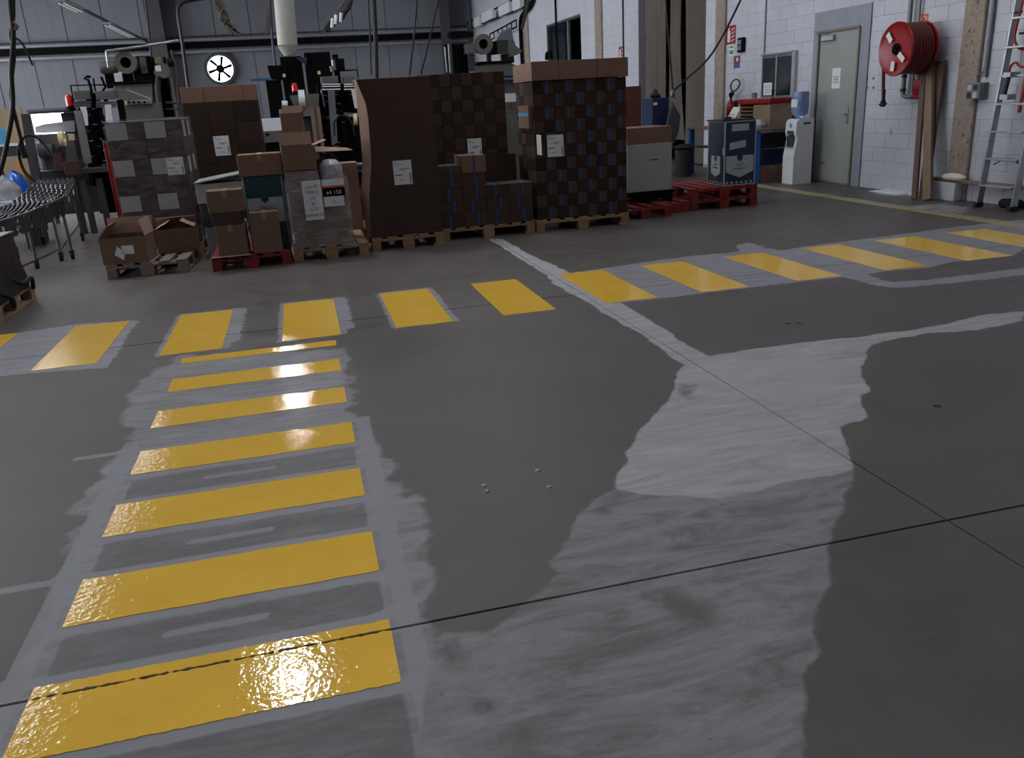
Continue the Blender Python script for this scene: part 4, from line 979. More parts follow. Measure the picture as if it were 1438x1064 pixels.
# M navy carton
t = thing('navy_carton', 'navy blue and white carton standing on the red pallets', 'box', (5.85, 10.9, .289))
c0 = wy(1018, 258, 10.5); x0, x1 = 5.56, 6.02; y0, y1 = 10.42, 10.9
obj('body', MB().cbox(x0, x1, y0, y1, .290, 1.13, .004), NAVY, t)
g = MB(); z0, z1 = .290, 1.13
for x_ in (x0-.001, x1-.011): g.box(x_, x_+.012, y0-.002, y0-.0005, z0, z1)
g.box(x0-.002, x0-.0005, y0, y0+.012, z0, z1); g.box(x0-.002, x0-.0005, y1-.012, y1, z0, z1)
for z_ in (z0, z1-.012): g.box(x0, x1, y0-.0025, y0-.001, z_, z_+.012); g.box(x0-.0025, x0-.001, y0, y1, z_, z_+.012)
obj('white_edge', g, GREYP, t)
xc = (x0+x1)/2; g = MB(); g.prism([(x0+.025, .68), (x0+.025, .47), (xc, .39), (x1-.025, .47), (x1-.025, .68)], y0-.004, y0-.002); obj('white_shield', g, GREYP, t)
g = MB(); g.prism([(xc-.04, .70), (xc-.04, .63), (xc, .60), (xc+.04, .63), (xc+.04, .70)], y0-.006, y0-.0045); obj('emblem', g, NAVY, t)
text('SACS', .05, PRINT, t, TY(xc, y0-.005, .545)); text('POUBELLE', .045, PRINT, t, TY(xc, y0-.005, .495))
yc = (y0+y1)/2; g = MB(); g.prism([(yc-.13, .68), (yc-.13, .45), (yc, .40), (yc+.13, .45), (yc+.13, .68)], x0-.004, x0-.002, 'x'); obj('white_shield', g, GREYP, t)
g = MB(); g.prism([(yc-.03, .70), (yc-.03, .63), (yc, .60), (yc+.03, .63), (yc+.03, .70)], x0-.006, x0-.0045, 'x'); obj('emblem', g, NAVY, t)
text('SACS', .04, PRINT, t, TX(x0-.005, yc, .55)); text('POUBELLE', .035, PRINT, t, TX(x0-.005, yc, .51))
g = MB()
for k in range(6): obj('symbol', MB().box(x0+.03+k*.072, x0+.06+k*.072, y0-.003, y0-.001, .315, .34), GREYP, t); obj('symbol', MB().box(x0-.003, x0-.001, y0+.06+k*.065, y0+.085+k*.065, .315, .34), GREYP, t)
pass
g = MB(); g.box(x0+.1, x0+.35, y0-.004, y0-.002, 1.0, 1.09); g.sheet([(x0+.07, y0-.004, .76), (x0+.31, y0-.004, .79), (x0+.31, y0-.004, .88), (x0+.07, y0-.004, .85)], .0015); g.box(x0-.004, x0-.002, y0-.001, y0+.05, .7, .79); obj('tape_label', g, GREYP, t)
single('top_board', 'thin board lying on the navy carton', 'board', MB().cbox(x0-.03, x1-.02, y0-.0, y1, 1.1315, 1.15, .002), CARDD)
g = MB(); g.cbox(x0, x0+.1, y0+.02, y0+.12, 1.151, 1.19, .004); single('small_box', 'small grey box on the left corner of the navy carton', 'box', g, MGREYD)

# ================================================================= BENCH, COOLER
# workbench along the wall
bx0, bx1, by0, by1, bz = 7.38, 8.22, 12.75, 15.3, .88
t = thing('workbench', 'blue steel workbench against the white wall', 'workbench', ((bx0+bx1)/2, (by0+by1)/2, 0))
obj('worktop', MB().cbox(bx0-.02, bx1, by0, by1, bz-.04, bz, .005), GREYW, t)
for xx in (bx0, bx1-.09):
    for yy in (by0+.02, by1-.1): obj('leg', MB().cbox(xx, xx+.09, yy, yy+.08, 0, bz-.041), BLUE, t)
obj('drawer_panel', MB().cbox(bx0+.1, bx1-.1, by0+.12, by0+.16, .56, .8), DSTEEL, t); obj('front_panel', MB().cbox(bx0+.1, bx1-.1, by0+.17, by0+.2, .28, .49), DBLUE, t)
obj('shelf', MB().cbox(bx0+.1, bx1-.1, by0+.12, by1-.12, .5, .53), DSTEEL, t)
carton('brown carton on the floor under the workbench beside the cooler', 7.50, 7.98, 12.80, 13.15, .001, .27, CARD)
# pigeonhole shelf
a = wx(1068, 176, 7.9); b_ = wx(1100, 176, 7.9); y_a, y_b = 12.95, 13.75
t = thing('pigeonhole_rack', 'wooden pigeonhole rack with a red top on the workbench', 'rack', (7.9, 13.3, bz))
obj('side', MB().cbox(7.72, 8.1, 12.90, 12.93, bz+.001, 1.27), mat('rack_card', '94806a', .7), t); obj('divider', MB().cbox(7.72, 8.1, 13.45, 13.47, bz+.001, 1.25), WOODP, t); obj('side', MB().cbox(7.72, 8.1, 13.93, 13.96, bz+.001, 1.27), WOODP, t)
obj('back', MB().cbox(8.10, 8.12, 12.90, 13.96, bz+.001, 1.27), WOODP, t); obj('door', MB().cbox(7.70, 7.718, 12.90, 13.45, bz+.001, 1.25), mat('rack_card2', '7d6b58', .7), t)
for k in range(6): obj('shelf', MB().cbox(7.70, 8.1, 13.48, 13.93, bz+.012+k*.062, bz+.024+k*.062), PINE, t)
obj('red_top', MB().cbox(7.68, 8.12, 12.88, 13.98, 1.272, 1.35, .01), RED, t)
m_ = MB(); m_.lathe([(0, 0), (.035, 0), (.042, .15), (.038, .15), (.033, .01), (0, .01)], (7.55, 13.25, bz+.001), 16); single('paper_cup', 'white cup on the workbench before the pigeonhole rack', 'cup', m_, WHITE, smooth=True)
m_ = MB(); m_.lathe([(0, 0), (.09, 0), (.11, .06), (.07, .13), (.02, .15), (0, .15)], (7.56, 13.0, bz+.001), 14); m_.v = [(a+random.uniform(-.01, .01), b+random.uniform(-.01, .01), c) for a, b, c in m_.v]; single('plastic_bag', 'crumpled clear plastic bag on the workbench', 'bag', m_, CLEARP, smooth=True)
t = thing('slanted_notice', 'white slanted notice standing on the workbench', 'notice', (7.65, 14.1, bz)); obj('sheet', MB().sheet([(7.62, 14.08, bz+.001), (7.62, 14.36, bz+.001), (7.78, 14.3, 1.22), (7.78, 14.02, 1.22)], .004), PAPER, t)
g = MB()
for k in range(4): g.sheet([(7.612+.04*k*.45+.02, 14.12-.01*k, bz+.06+k*.05), (7.612+.04*k*.45+.02, 14.3-.01*k, bz+.06+k*.05), (7.617+.04*k*.45+.02, 14.3-.01*k, bz+.068+k*.05), (7.617+.04*k*.45+.02, 14.12-.01*k, bz+.068+k*.05)], .001)
obj('print', g, PRINT, t)
a = wx(1083, 132, 7.75); m_ = MB(); m_.cyl((7.66, a.y, 1.35+.002), (7.66, a.y, 1.46), .008, 8); m_.lathe([(.03, 0), (.03, .02), (0, .02)], (7.66, a.y, 1.46), 10); m_.cyl((7.66, a.y, 1.35+.0005), (7.66, a.y, 1.356), .03, 10)
m_.v = [(v[0]+.12, v[1], v[2]) for v in m_.v]; single('push_stamp', 'small black stamp standing on the red rack top', 'stamp', m_, BLACK)
# dark bin behind navy carton
m_ = MB(); c = fl(990, 246); m_.lathe([(0, 0), (.14, 0), (.18, .5), (.165, .5), (.13, .02), (0, .02)], (7.1, 14.9, 0), 20); single('waste_bin', 'grey waste bin left of the workbench', 'bin', m_, MGREYD, smooth=True)
m_ = MB(); m_.lathe([(0, 0), (.17, .0), (.22, .03), (.1, .09), (0, .1)], (7.1, 14.9, .502), 12); m_.v = [(a+random.uniform(-.02, .02), b+random.uniform(-.02, .02), c) for a, b, c in m_.v]; single('bin_liner', 'black liner spilling over the waste bin', 'bin liner', m_, BLACKR, smooth=True)
# extinguisher
e = wx(1026, 158, XW-.12); ey = e.y; ez = 1.02
t = thing('fire_extinguisher', 'red fire extinguisher with a black looped hose on the wall', 'extinguisher', (XW-.12, ey, ez))
obj('cylinder', MB().lathe([(0, 0), (.075, 0), (.088, .02), (.09, .18), (.075, .25), (.035, .30), (.02, .32), (0, .32)], (XW-.12, ey, ez), 24), RED, t, True)
b = MB(); b.cyl((XW-.12, ey, ez+.32), (XW-.12, ey, ez+.40), .02, 12); b.cbox(XW-.15, XW-.09, ey-.09, ey+.05, ez+.40, ez+.42); b.cbox(XW-.14, XW-.1, ey-.10, ey+.02, ez+.43, ez+.45); b.cbox(XW-.15, XW-.09, ey-.03, ey+.03, ez+.37, ez+.44); obj('valve', b, BLACK, t)
b = MB(); b.tube([(XW-.12, ey+.04, ez+.36), (XW-.12, ey-.0, ez+.44), (XW-.12, ey-.22, ez+.50), (XW-.12, ey-.32, ez+.60), (XW-.12, ey-.2, ez+.68), (XW-.12, ey-.02, ez+.63), (XW-.12, ey+.02, ez+.54), (XW-.12, ey-.05, ez+.46), (XW-.12, ey-.06, ez+.4)], .014, 10, 5); obj('hose', b, BLACKR, t, True)
obj('wall_bracket', MB().cbox(XW-.03, XW-.001, ey-.05, ey+.05, ez+.1, ez+.3), DSTEEL, t)
# water cooler
cx0, cx1, cy0, cy1 = 7.78, 8.12, 12.20, 12.53
q0 = fl(1100, 257); cx0 = 7.76; cx1 = 8.10; cy0 = 12.24; cy1 = 12.55
t = thing('water_cooler', 'white water cooler cabinet between the workbench and the door', 'water cooler', ((cx0+cx1)/2, (cy0+cy1)/2, 0))
mb = MB(); prof = [(cx0, .0), (cx1, .0), (cx1, 1.02), (cx0+.08, 1.02), (cx0+.03, .98), (cx0+.02, .80), (cx0+.05, .72), (cx0+.03, .60), (cx0+.0, .45)]
mb.prism([(a, b) for a, b in prof], cy0, cy1, 'y'); obj('cabinet', mb, WHITE, t)
obj('tap_recess', MB().cbox(cx0+.012, cx0+.05, cy0+.06, cy1-.06, .60, .84), MGREYD, t)
for k in range(2): obj('tap', MB().cyl((cx0+.01, cy0+.11+k*.09, .78), (cx0-.03, cy0+.11+k*.09, .76), .014, 10), WHITE if k else BLUE, t)
obj('drip_tray', MB().cbox(cx0-.02, cx0+.05, cy0+.06, cy1-.06, .585, .60), PIPE, t); g = MB(); g.cyl((cx0+.024, cy0+.16, .92), (cx0+.018, cy0+.16, .92), .035, 16); obj('badge', g, LBLUE, t)
g = MB(); g.box(cx0+.15, cx0+.28, cy0-.002, cy0-.0005, .93, .965); obj('logo_strip', g, BLUE, t)
bc = ((cx0+cx1)/2, (cy0+cy1)/2)
t = thing('water_bottle', 'blue transparent water bottle on top of the cooler', 'bottle', (*bc, 1.02))
obj('bottle', MB().lathe([(0, .0), (.05, 0), (.06, .03), (.115, .06), (.135, .1), (.13, .14), (.135, .18), (.135, .27), (.128, .29), (.135, .31), (.135, .38), (.12, .41), (0, .415)], (*bc, 1.022), 28), BOTTLE, t, True)
g = MB(); n = 12
vs = []
for k in range(n+1):
    a = math.radians(150+k*70/n); vs += [(bc[0]+.1385*math.cos(a), bc[1]+.1385*math.sin(a), 1.20), (bc[0]+.1385*math.cos(a), bc[1]+.1385*math.sin(a), 1.32)]
vs2 = [(bc[0]+(x-bc[0])*.99, bc[1]+(y-bc[1])*.99, z) for x, y, z in vs]; kk = len(vs)
fs = [(2*k, 2*k+1, 2*k+3, 2*k+2) for k in range(n)]+[(kk+2*k, kk+2*k+2, kk+2*k+3, kk+2*k+1) for k in range(n)]; g.add(vs+vs2, fs); obj('label', g, PAPER, t)
# round foot thing behind cooler
# blue drum and cloth near the gate
c = wy(935, 185, 15.2)
t = thing('blue_cabinet', 'dark blue cabinet before the gate curtains', 'cabinet', (c.x, 15.4, 0)); w0 = wy(916, 150, 15.2).x; w1 = wy(940, 150, 15.2).x; zt = wy(928, 137, 15.2).z
obj('body', MB().cbox(w0, w1, 15.2, 15.7, 0, zt, .01), DBLUE, t); obj('label_plate', MB().box(w0+.02, w0+.1, 15.196, 15.199, zt-.13, zt-.08), PAPER, t)
m_ = MB(); m_.lathe([(0, 0), (.08, 0), (.11, .04), (.04, .1), (.02, .16), (0, .16)], ((w0+w1)/2, 15.45, zt+.001), 10); m_.v = [(a+random.uniform(-.02, .02), b, c) for a, b, c in m_.v]; single('black_cloth', 'black cloth heap on the dark blue cabinet', 'cloth', m_, BLACKR, smooth=True)
single('upright_board', 'tall brown board standing between the dark stack and blue cabinet', 'board', MB().cbox(wy(906, 160, 14.6).x, wy(916, 160, 14.6).x, 14.6, 14.64, 0, 1.45), BOARD) if False else None

# ================================================================= HANGING CABLES
YH = 15.0
hk = wy(945, 128, YH)
t = thing('hanging_rope', 'black rope hanging before the gate down to a metal hook', 'rope', (hk.x, YH, hk.z))
b = MB(); b.tube([wy(932, -60, YH), wy(936, 20, YH), wy(941, 80, YH), hk], .018, 8, 4); obj('rope', b, BLACKR, t, True)
b = MB(); b.tube([hk, (hk.x+.25, YH-.1, hk.z+.22), (wy(1000, 75, 14.2)), (wy(1040, 0, 13.6)), (wy(1062, -60, 13.3))], .018, 8, 6); obj('sling', b, BLACKR, t, True)
b = MB(); b.lathe([(.02, 0), (.05, .02), (.05, .09), (.02, .12)], (hk.x, YH, hk.z-.1), 12); b.tube([(hk.x, YH, hk.z-.08), (hk.x+.06, YH, hk.z-.14), (hk.x+.03, YH, hk.z-.22), (hk.x-.05, YH, hk.z-.18)], .016, 8, 4); obj('hook', b, STEEL, t, True)
m_ = MB(); pts = [(hk.x+.0, hk.z-.23), (hk.x+.14, hk.z-.45), (hk.x+.10, hk.z-.75), (hk.x-.08, hk.z-1.1), (hk.x-.16, hk.z-1.0), (hk.x-.12, hk.z-.6), (hk.x-.06, hk.z-.35)]
m_.prism(pts, YH-.04, YH+.05); single('hanging_cloth', 'dark grey cloth hanging from the rope hook', 'cloth', m_, mat('grey_cloth', '45454a', .8))
# left hanging cable bundle (near)
YN = 9.0
t = thing('hanging_cable', 'black cable loom hanging at the left frame edge', 'cable', (wy(17, 60, YN).x, YN, wy(17, 60, YN).z))
b = MB()
b.tube([wy(14, -60, YN), wy(15, 10, YN), wy(19, 50, YN), wy(16, 100, YN), wy(18, 150, YN), wy(10, 200, YN), wy(2, 235, YN), wy(-10, 265, YN)], .021, 8, 4)
b.tube([wy(16, -60, YN+.03), wy(19, 20, YN+.03), wy(15, 50, YN+.03), wy(20, 75, YN+.03), wy(15, 130, YN+.03), wy(22, 165, YN), wy(28, 190, YN), wy(32, 205, YN)], .017, 8, 4)
b.tube([wy(20, 52, YN), wy(32, 62, YN), wy(46, 92, YN)], .010, 8, 4)
b.tube([wy(30, 195, YN), wy(26, 215, YN), wy(34, 240, YN), wy(50, 255, YN)], .014, 8, 4)
b.tube([wy(28, 205, YN), wy(35, 192, YN), wy(50, 192, YN), wy(66, 208, YN), wy(74, 225, YN)], .010, 8, 5)
obj('cables', b, BLACKR, t, True)
b = MB(); b.tube([wy(16, 30, YN), wy(24, 36, YN), wy(18, 42, YN)], .02, 8, 3); b.cyl(wy(15, 5, YN), wy(15, 14, YN), .018, 8); obj('connector', b, mat('pinkish_tie', '8a7474', .5), t, True)
b = MB(); b.cyl(wy(29, 203, YN), wy(36, 222, YN), .03, 10); obj('plug', b, BLACKR, t, True)
# cables/rope down from ceiling in the middle
for (x0_, y0_, x1_, y1_, Y_, r__, lb) in ((588, -30, 575, 106, 18, .02, 'left black cable dropping behind the sleeve carton'), (622, -30, 591, 104, 18, .02, 'right slanted black cable behind the sleeve carton'),
        (523, -30, 529, 110, 20, .05, 'dark vertical pipe left of the sleeve carton'), (515, -30, 521, 105, 20.5, .02, 'thin dark conduit beside the dark vertical pipe'), (200, -30, 213, 85, 19, .02, 'thin black cable right of the hanging lamp rail'), (746, -20, 733, 40, 17, .03, 'black hose dropping along the right wall machine'), (654, -20, 661, 42, 30, .04, 'black conduit near the far corner')):
    single('drop_cable', lb, 'cable', MB().tube([wy(x0_, y0_, Y_), wy((x0_+x1_)/2+1, (y0_+y1_)/2, Y_), wy(x1_, y1_, Y_)], r__, 8, 4), BLACKR, smooth=True)
# pipe with bend left-centre
Y_ = 20
single('bent_conduit', 'grey conduit bending down beside the round fan', 'pipe', MB().tube([wy(290, -3, Y_), wy(262, 2, Y_), wy(252, 8, Y_), wy(250, 20, Y_), wy(256, 60, Y_), wy(262, 105, Y_), wy(266, 135, Y_)], .035, 8, 3), DSTEEL, smooth=True)
# frayed cable bundles
def bundle_hang(pts, Y, lb, r=.02, n=9, spread=6, m=DSTEEL):
    rr = random.Random(int(pts[0][0])); mb = MB()
    for k in range(n):
        mb.tube([wy(x+rr.uniform(-spread, spread), y+rr.uniform(-3, 3), Y+rr.uniform(-.1, .1)) for x, y in pts], r*rr.uniform(.5, 1), 6, 3)
    return single('cable_bundle', lb, 'cable', mb, m, smooth=True)
bundle_hang([(300, -20), (308, 8), (315, 25), (322, 38), (332, 48)], 14, 'tangled cable bundle hanging above the round fan', .018, 14, 7, mat('dusty_cable', '4a443c', .7))
bundle_hang([(498, -20), (488, 5), (478, 22), (466, 32), (458, 44)], 14, 'tangled cable bundle with white ties right of the duct', .018, 14, 6, mat('dusty_cable2', '3c3c3c', .6))
g = MB()
for x_, y_ in ((466, 32), (471, 27), (478, 24)): g.cyl(wy(x_, y_+7, 13.85), wy(x_+1, y_-6, 13.85), .025, 8)
single('white_tie', 'white tie sleeves on the right tangled cable bundle', 'cable tie', g, WHITE)
bundle_hang([(378, -20), (376, 20), (375, 45)], 15, 'pale cable bundle left of the white duct', .02, 4, 3, mat('dusty_cable', '4a443c', .7))
single('blue_hose', 'blue hose beside the white duct', 'hose', MB().tube([wy(379, -20, 16), wy(381, 30, 16), wy(383, 60, 16), wy(387, 92, 16)], .02, 8, 3), DBLUE, smooth=True)
# duct
t = thing('air_duct', 'off-white round duct dropping to the black cabinet', 'duct', (wy(402, 40, 17).x, 17, 2.7))
b = MB(); p0 = wy(394, -60, 17); p1 = wy(404, 64, 17); b.cyl(p0, p1, .18, 24); obj('pipe', b, PIPEL, t, True)
b = MB(); p2 = wy(407, 78, 17); b.cyl(p1, p2, .185, 24, .10); obj('reducer', b, PIPEL, t, True)

# ================================================================= BACK WALL FITTINGS
def brail(y0_, y1_, lb, m, dY, x0=XL+.05, x1=XW-.3):
    za, zb = wy(300, y0_, YB-dY).z, wy(300, y1_, YB-dY).z
    return single('wall_rail', lb, 'beam', MB().cbox(x0, x1, YB-dY, YB-dY+.12, zb, za, .01), m)
brail(49.5, 50.7, 'thin dark conduit above the rails of the back wall', DSTEEL, .3); brail(53, 57, 'upper light grey pipe rail along the back wall', PIPE, .5); brail(58, 67, 'dark cable tray along the back wall', BLACK, .25); brail(70, 74, 'lower grey pipe rail along the back wall', PIPE, .4)
def bcol(xa, xb, lb, m=MGREYD, d=.4, Yc=None):
    Yc = YB-.02 if Yc is None else Yc
    a = wy(xa, 30, Yc-d).x; b = wy(xb, 30, Yc-d).x; t = thing('steel_column', lb, 'column', ((a+b)/2, Yc-d/2, 0))
    obj('flange', MB().cbox(a, b, Yc-d, Yc-d+.04, 0, ZC-.01), m, t); obj('web', MB().cbox((a+b)/2-.03, (a+b)/2+.03, Yc-d+.041, Yc-.05, 0, ZC-.01), m, t); return t
bcol(205, 228, 'steel column of the back wall left of the round fan', d=1.0); bcol(618, 632, 'steel column of the back wall by the far corner', d=1.0)
# round fan opening
fc = Vector((FANC.x, YB-.3, FANC.z)); R_ = .52
t = thing('wall_fan', 'round wall fan with daylight behind its blades', 'fan', (fc.x, YB-.1, fc.z-R_))
obj('housing', MB().ring((fc.x, YB-.30, fc.z), (fc.x, YB-.01, fc.z), R_+.12, R_, 36), MGREYD, t, True)
obj('bright_opening', MB().cyl((fc.x, YB-.04, fc.z), (fc.x, YB-.03, fc.z), R_, 36), BACKM, t)
obj('hub', MB().cyl((fc.x, YB-.28, fc.z), (fc.x, YB-.1, fc.z), .16, 16), BLACK, t)
for k in range(6):
    a_ = math.radians(k*60+12); u = Vector((math.cos(a_), 0, math.sin(a_))); v_ = Vector((-u.z, 0, u.x)); c_ = Vector((fc.x, YB-.2, fc.z))
    obj('blade', MB().sheet([c_+u*.1-v_*.05, c_+u*(R_-.02)-v_*.04, c_+u*(R_-.02)+v_*.09+Vector((0, .05, 0)), c_+u*.1+v_*.03], .01), BLACK, t)
# bright back window
a, b = WINA, WINB
t = struct('window_8', MB().box(a.x, b.x, YB-.03, YB-.005, b.z, a.z), BACKM)
g = MB(); g.box(a.x-.12, b.x+.12, YB-.08, YB-.031, a.z, a.z+.12); g.box(a.x-.12, b.x+.12, YB-.08, YB-.031, b.z-.12, b.z); g.box(a.x-.12, a.x, YB-.08, YB-.031, b.z, a.z); g.box(b.x, b.x+.12, YB-.08, YB-.031, b.z, a.z); obj('window_frame', g, MGREYD, t)
# lamps on a rail, upper left, running away from the camera
XR = -5.2
z_a = wx(95, 5, XR)
t = thing('lamp_rail', 'long lamp rail running to the back wall, upper left', 'light fitting', (XR, 30, z_a.z))
y0_ = wx(70, -8, XR).y; y1_ = YB-.5
obj('rail', MB().cbox(XR-.04, XR+.04, y0_, y1_, z_a.z+.02, z_a.z+.08), DSTEEL, t)
for (p, q) in (((84, 0), (112, 14)), ((150, 36), (186, 53))):
    a = wx(*p, XR); b = wx(*q, XR); f_ = obj('fitting', MB().cbox(XR-.12, XR+.12, a.y, b.y, z_a.z-.05, z_a.z+.015), PIPE, t)
    for dx in (-.06, .06): obj('tube', MB().cyl((XR+dx, a.y+.1, z_a.z-.075), (XR+dx, b.y-.1, z_a.z-.075), .02, 8), TUBEM, f_, True)
# lamp boxes and cable trays along the right wall
t = thing('wall_cable_tray', 'ladder cable tray high on the right wall near the far corner', 'cable tray', (XW-.2, 30, 4.4))
zt_ = 5.0
for p, q, r__ in (((640, 40), (720, 0), .03), ((650, 44), (735, 10), .03)):
    a = wx(*p, XW-.25); b = wx(*q, XW-.25); obj('rail', MB().tube([a, b], r__, 6), BLACK, t)
a = wx(688, 48, XW-.3); b = wx(725, 28, XW-.3); g = MB(); g.tube([a, b], .03, 6); g.tube([a+Vector((0, 0, -.22)), b+Vector((0, 0, -.22))], .03, 6)
for k in range(7): g.tube([a.lerp(b, k/6), a.lerp(b, k/6)+Vector((0, 0, -.22))], .02, 6)
obj('ladder_section', g, BLACK, t)
for i, (p, q) in enumerate((((667, 22), (676, 36)), ((678, 14), (694, 27)), ((702, 4), (718, 18)), ((722, -2), (733, 9)))):
    a = wx(*p, XW-.28); b = wx(*q, XW-.28); lo, hi = sorted((a.y, b.y)); zz = (a.z+b.z)/2
    single('lamp_box', 'white fluorescent housing on the right wall, %s from the corner' % ['first', 'second', 'third', 'fourth'][i], 'light fitting', MB().cbox(XW-.36, XW-.2, lo, hi if hi-lo > .4 else lo+.5, zz-.22, zz+.12), WHITE)
# black pipe run on the right wall
single('wall_pipe_run', 'black pipes running down the right wall near the far machine', 'pipe', MB().tube([wx(755, -20, XW-.1), wx(745, 8, XW-.1), wx(733, 22, XW-.1), wx(731, 40, XW-.1), wx(734, 95, XW-.1)], .07, 8, 4), BLACK, smooth=True)
single('wall_cable', 'thin black cable over the upper wall opening', 'cable', MB().tube([wx(779, -20, XW-.04), wx(781, 40, XW-.04), wx(784, 86, XW-.04)], .03, 6), BLACK, smooth=True)
m_ = MB(); m_.tube([wx(768, 84, XW-.3), wx(768, 76, XW-.3), wx(772, 74, XW-.3), wx(774, 80, XW-.3)], .06, 8, 3)
single('wall_hook', 'dark hook above the left cap boxes', 'hook', m_, BLACK, smooth=True)

# ================================================================= LEFT SIDE
# wood panel + white table behind
m_ = MB(); Yp = 16.2; m_.cbox(wy(-30, 170, Yp).x, wy(34, 170, Yp).x, Yp, Yp+.03, .6, wy(20, 152, Yp).z)
t = thing('plywood_panel', 'pale plywood panel standing at the left frame edge', 'panel', (wy(0, 170, Yp).x, Yp, 0)); obj('sheet', m_, WOODP, t)
obj('foot', MB().cbox(wy(-30, 170, Yp).x, wy(34, 170, Yp).x, Yp-.2, Yp+.2, 0, .05), DSTEEL, t); obj('post', MB().cbox(wy(0, 170, Yp).x, wy(3, 170, Yp).x, Yp+.031, Yp+.07, .05, 1.4), DSTEEL, t)
Yt = 14.9; xa = wy(-40, 200, Yt).x; xb = wy(41, 200, Yt).x; zt = wy(20, 205, Yt).z
t = thing('packing_table', 'white-topped packing table at the left frame edge', 'table', ((xa+xb)/2, Yt, 0))
obj('tabletop', MB().cbox(xa, xb, Yt, Yt+.9, zt, zt+.03), WHITE, t); obj('apron', MB().cbox(xa+.02, xb-.02, Yt+.02, Yt+.05, zt-.15, zt-.001), MGREYD, t)
for xx in (xa+.03, xb-.1):
    for yy in (Yt+.05, Yt+.8): obj('leg', MB().cbox(xx, xx+.06, yy, yy+.06, 0, zt-.002), MGREYD, t)
obj('shelf', MB().cbox(xa+.1, xb-.1, Yt+.12, Yt+.78, .42, .45), WHITE, t)
carton('brown carton on the shelf of the packing table', xa+.25, xb-.15, Yt+.16, Yt+.6, .452, .86, CARD)
m_ = MB(); m_.lathe([(0, 0), (.25, 0), (.3, .12), (.2, .22), (.05, .3), (0, .3)], (0, 0, 0), 16); X_ = wy(30, 245, 12.9).x
m_.v = [(X_-.27+v[0]*.8+random.uniform(-.03, .03), 12.85+v[1]*.7+random.uniform(-.03, .03), .66+v[2]*1.1) for v in m_.v]
single('clear_bag', 'clear plastic film heap on the low bench at the left edge', 'plastic film', m_, CLEARP, smooth=True)
m_ = MB(); m_.lathe([(0, 0), (.13, 0), (.16, .1), (.1, .25), (0, .3)], (0, 0, 0), 12); m_.v = [(X_-.2+v[0]*.9+random.uniform(-.02, .02), 13.25+v[1]*.6+random.uniform(-.02, .02), .66+v[2]*1.2) for v in m_.v]
single('blue_bag', 'bright blue plastic bag behind the clear film heap', 'bag', m_, mat('blue_bag', '1560c8', .3), smooth=True)
t = thing('low_bench', 'low bench carrying plastic film at the left edge', 'bench', (X_, 13.0, 0)); obj('top', MB().cbox(X_-.9, X_+.02, 12.55, 13.5, .60, .655), WHITE, t); obj('side_panel', MB().cbox(X_-.04, X_+.0, 12.57, 13.48, 0, .599), MGREYD, t); obj('side_panel', MB().cbox(X_-.88, X_-.84, 12.57, 13.48, 0, .599), MGREYD, t)
a = wy(25, 225, 13.7); single('yellow_post', 'thin yellow post before the plastic film heap', 'post', MB().cbox(a.x-.02, a.x+.03, 13.7, 13.74, 0, a.z), YEL)
m_ = MB(); m_.lathe([(0, 0), (.1, 0), (.12, .08), (.1, .2), (.04, .26), (0, .26)], (0, 0, 0), 14); a = wy(2, 198, Yt+.3); m_.v = [(a.x+v[0], Yt+.3+v[1], zt+.031+v[2]) for v in m_.v]; single('blue_roll', 'light blue plastic roll on the packing table', 'roll', m_, LBLUE, smooth=True)

# skate wheel conveyor
path = [fl(104, 252, .83), fl(88, 277, .75), fl(71, 285, .70), fl(32, 301, .64), fl(-20, 316, .62)]
inner = [fl(50, 256, .84), fl(38, 269, .77), fl(13, 288, .68), fl(-8, 297, .64), fl(-60, 306, .62)]
t = thing('wheel_conveyor', 'expanding black skate wheel conveyor on castored legs at the left', 'conveyor', (-3.2, 10.5, 0))
N_ = 30
def samp(P, u):
    k = u*(len(P)-1); i = min(int(k), len(P)-2); return P[i].lerp(P[i+1], k-i)
wh = MB(); ax_ = MB()
for k in range(N_):
    u = k/(N_-1); a = samp(path, u); b = samp(inner, u); ax_.tube([a, b], .006, 6)
    d = (b-a); L_ = d.length; dn = d.normalized(); n_ = 8
    for j in range(n_):
        c = a+dn*(L_*(j+.3+.4*(k % 2))/n_); wh.cyl(c-dn*.012, c+dn*.012, .028, 10)
o = obj('skate_wheels', wh, mat('wheel_black', '1c1c20', .3), t); o['kind'] = 'stuff'
o = obj('wheel_bolts', MB(), ALU, t) if False else None
obj('axles', ax_, STEEL, t, kind='stuff')
gl = MB()
for k in range(N_):
    u = k/(N_-1); a = samp(path, u); b = samp(inner, u); d = (b-a); L_ = d.length; dn = d.normalized()
    for j in range(8):
        c = a+dn*(L_*(j+.3+.4*(k % 2))/8)+Vector((0, 0, .024)); gl.cbox(c.x-.010, c.x+.010, c.y-.012, c.y+.012, c.z, c.z+.006, .002)
obj('wheel_rims', gl, ALU, t, kind='stuff')  # pale tiles standing for light glints on the wheel tops
for P in (path, inner):
    g = MB()
    for k in range(N_-1):
        a = samp(P, k/(N_-1)); b = samp(P, (k+1)/(N_-1)); dz = Vector((0, 0, -.16))
        g.tube([a, b+dz], .008, 4); g.tube([a+dz, b], .008, 4)
    g.tube([p for p in P], .014, 6); g.tube([p+Vector((0, 0, -.17)) for p in P], .012, 6)
    obj('scissor_side', g, STEEL, t)
    g = MB()
    for k in range(0, N_-1, 3):
        a = samp(P, k/(N_-1)); b = samp(P, (k+2.2)/(N_-1)); g.sheet([a+Vector((.02, 0, -.20)), b+Vector((.02, 0, -.20)), b+Vector((.02, 0, -.02)), a+Vector((.02, 0, -.02))], .006)
    obj('side_plates', g, MGREYD, t)
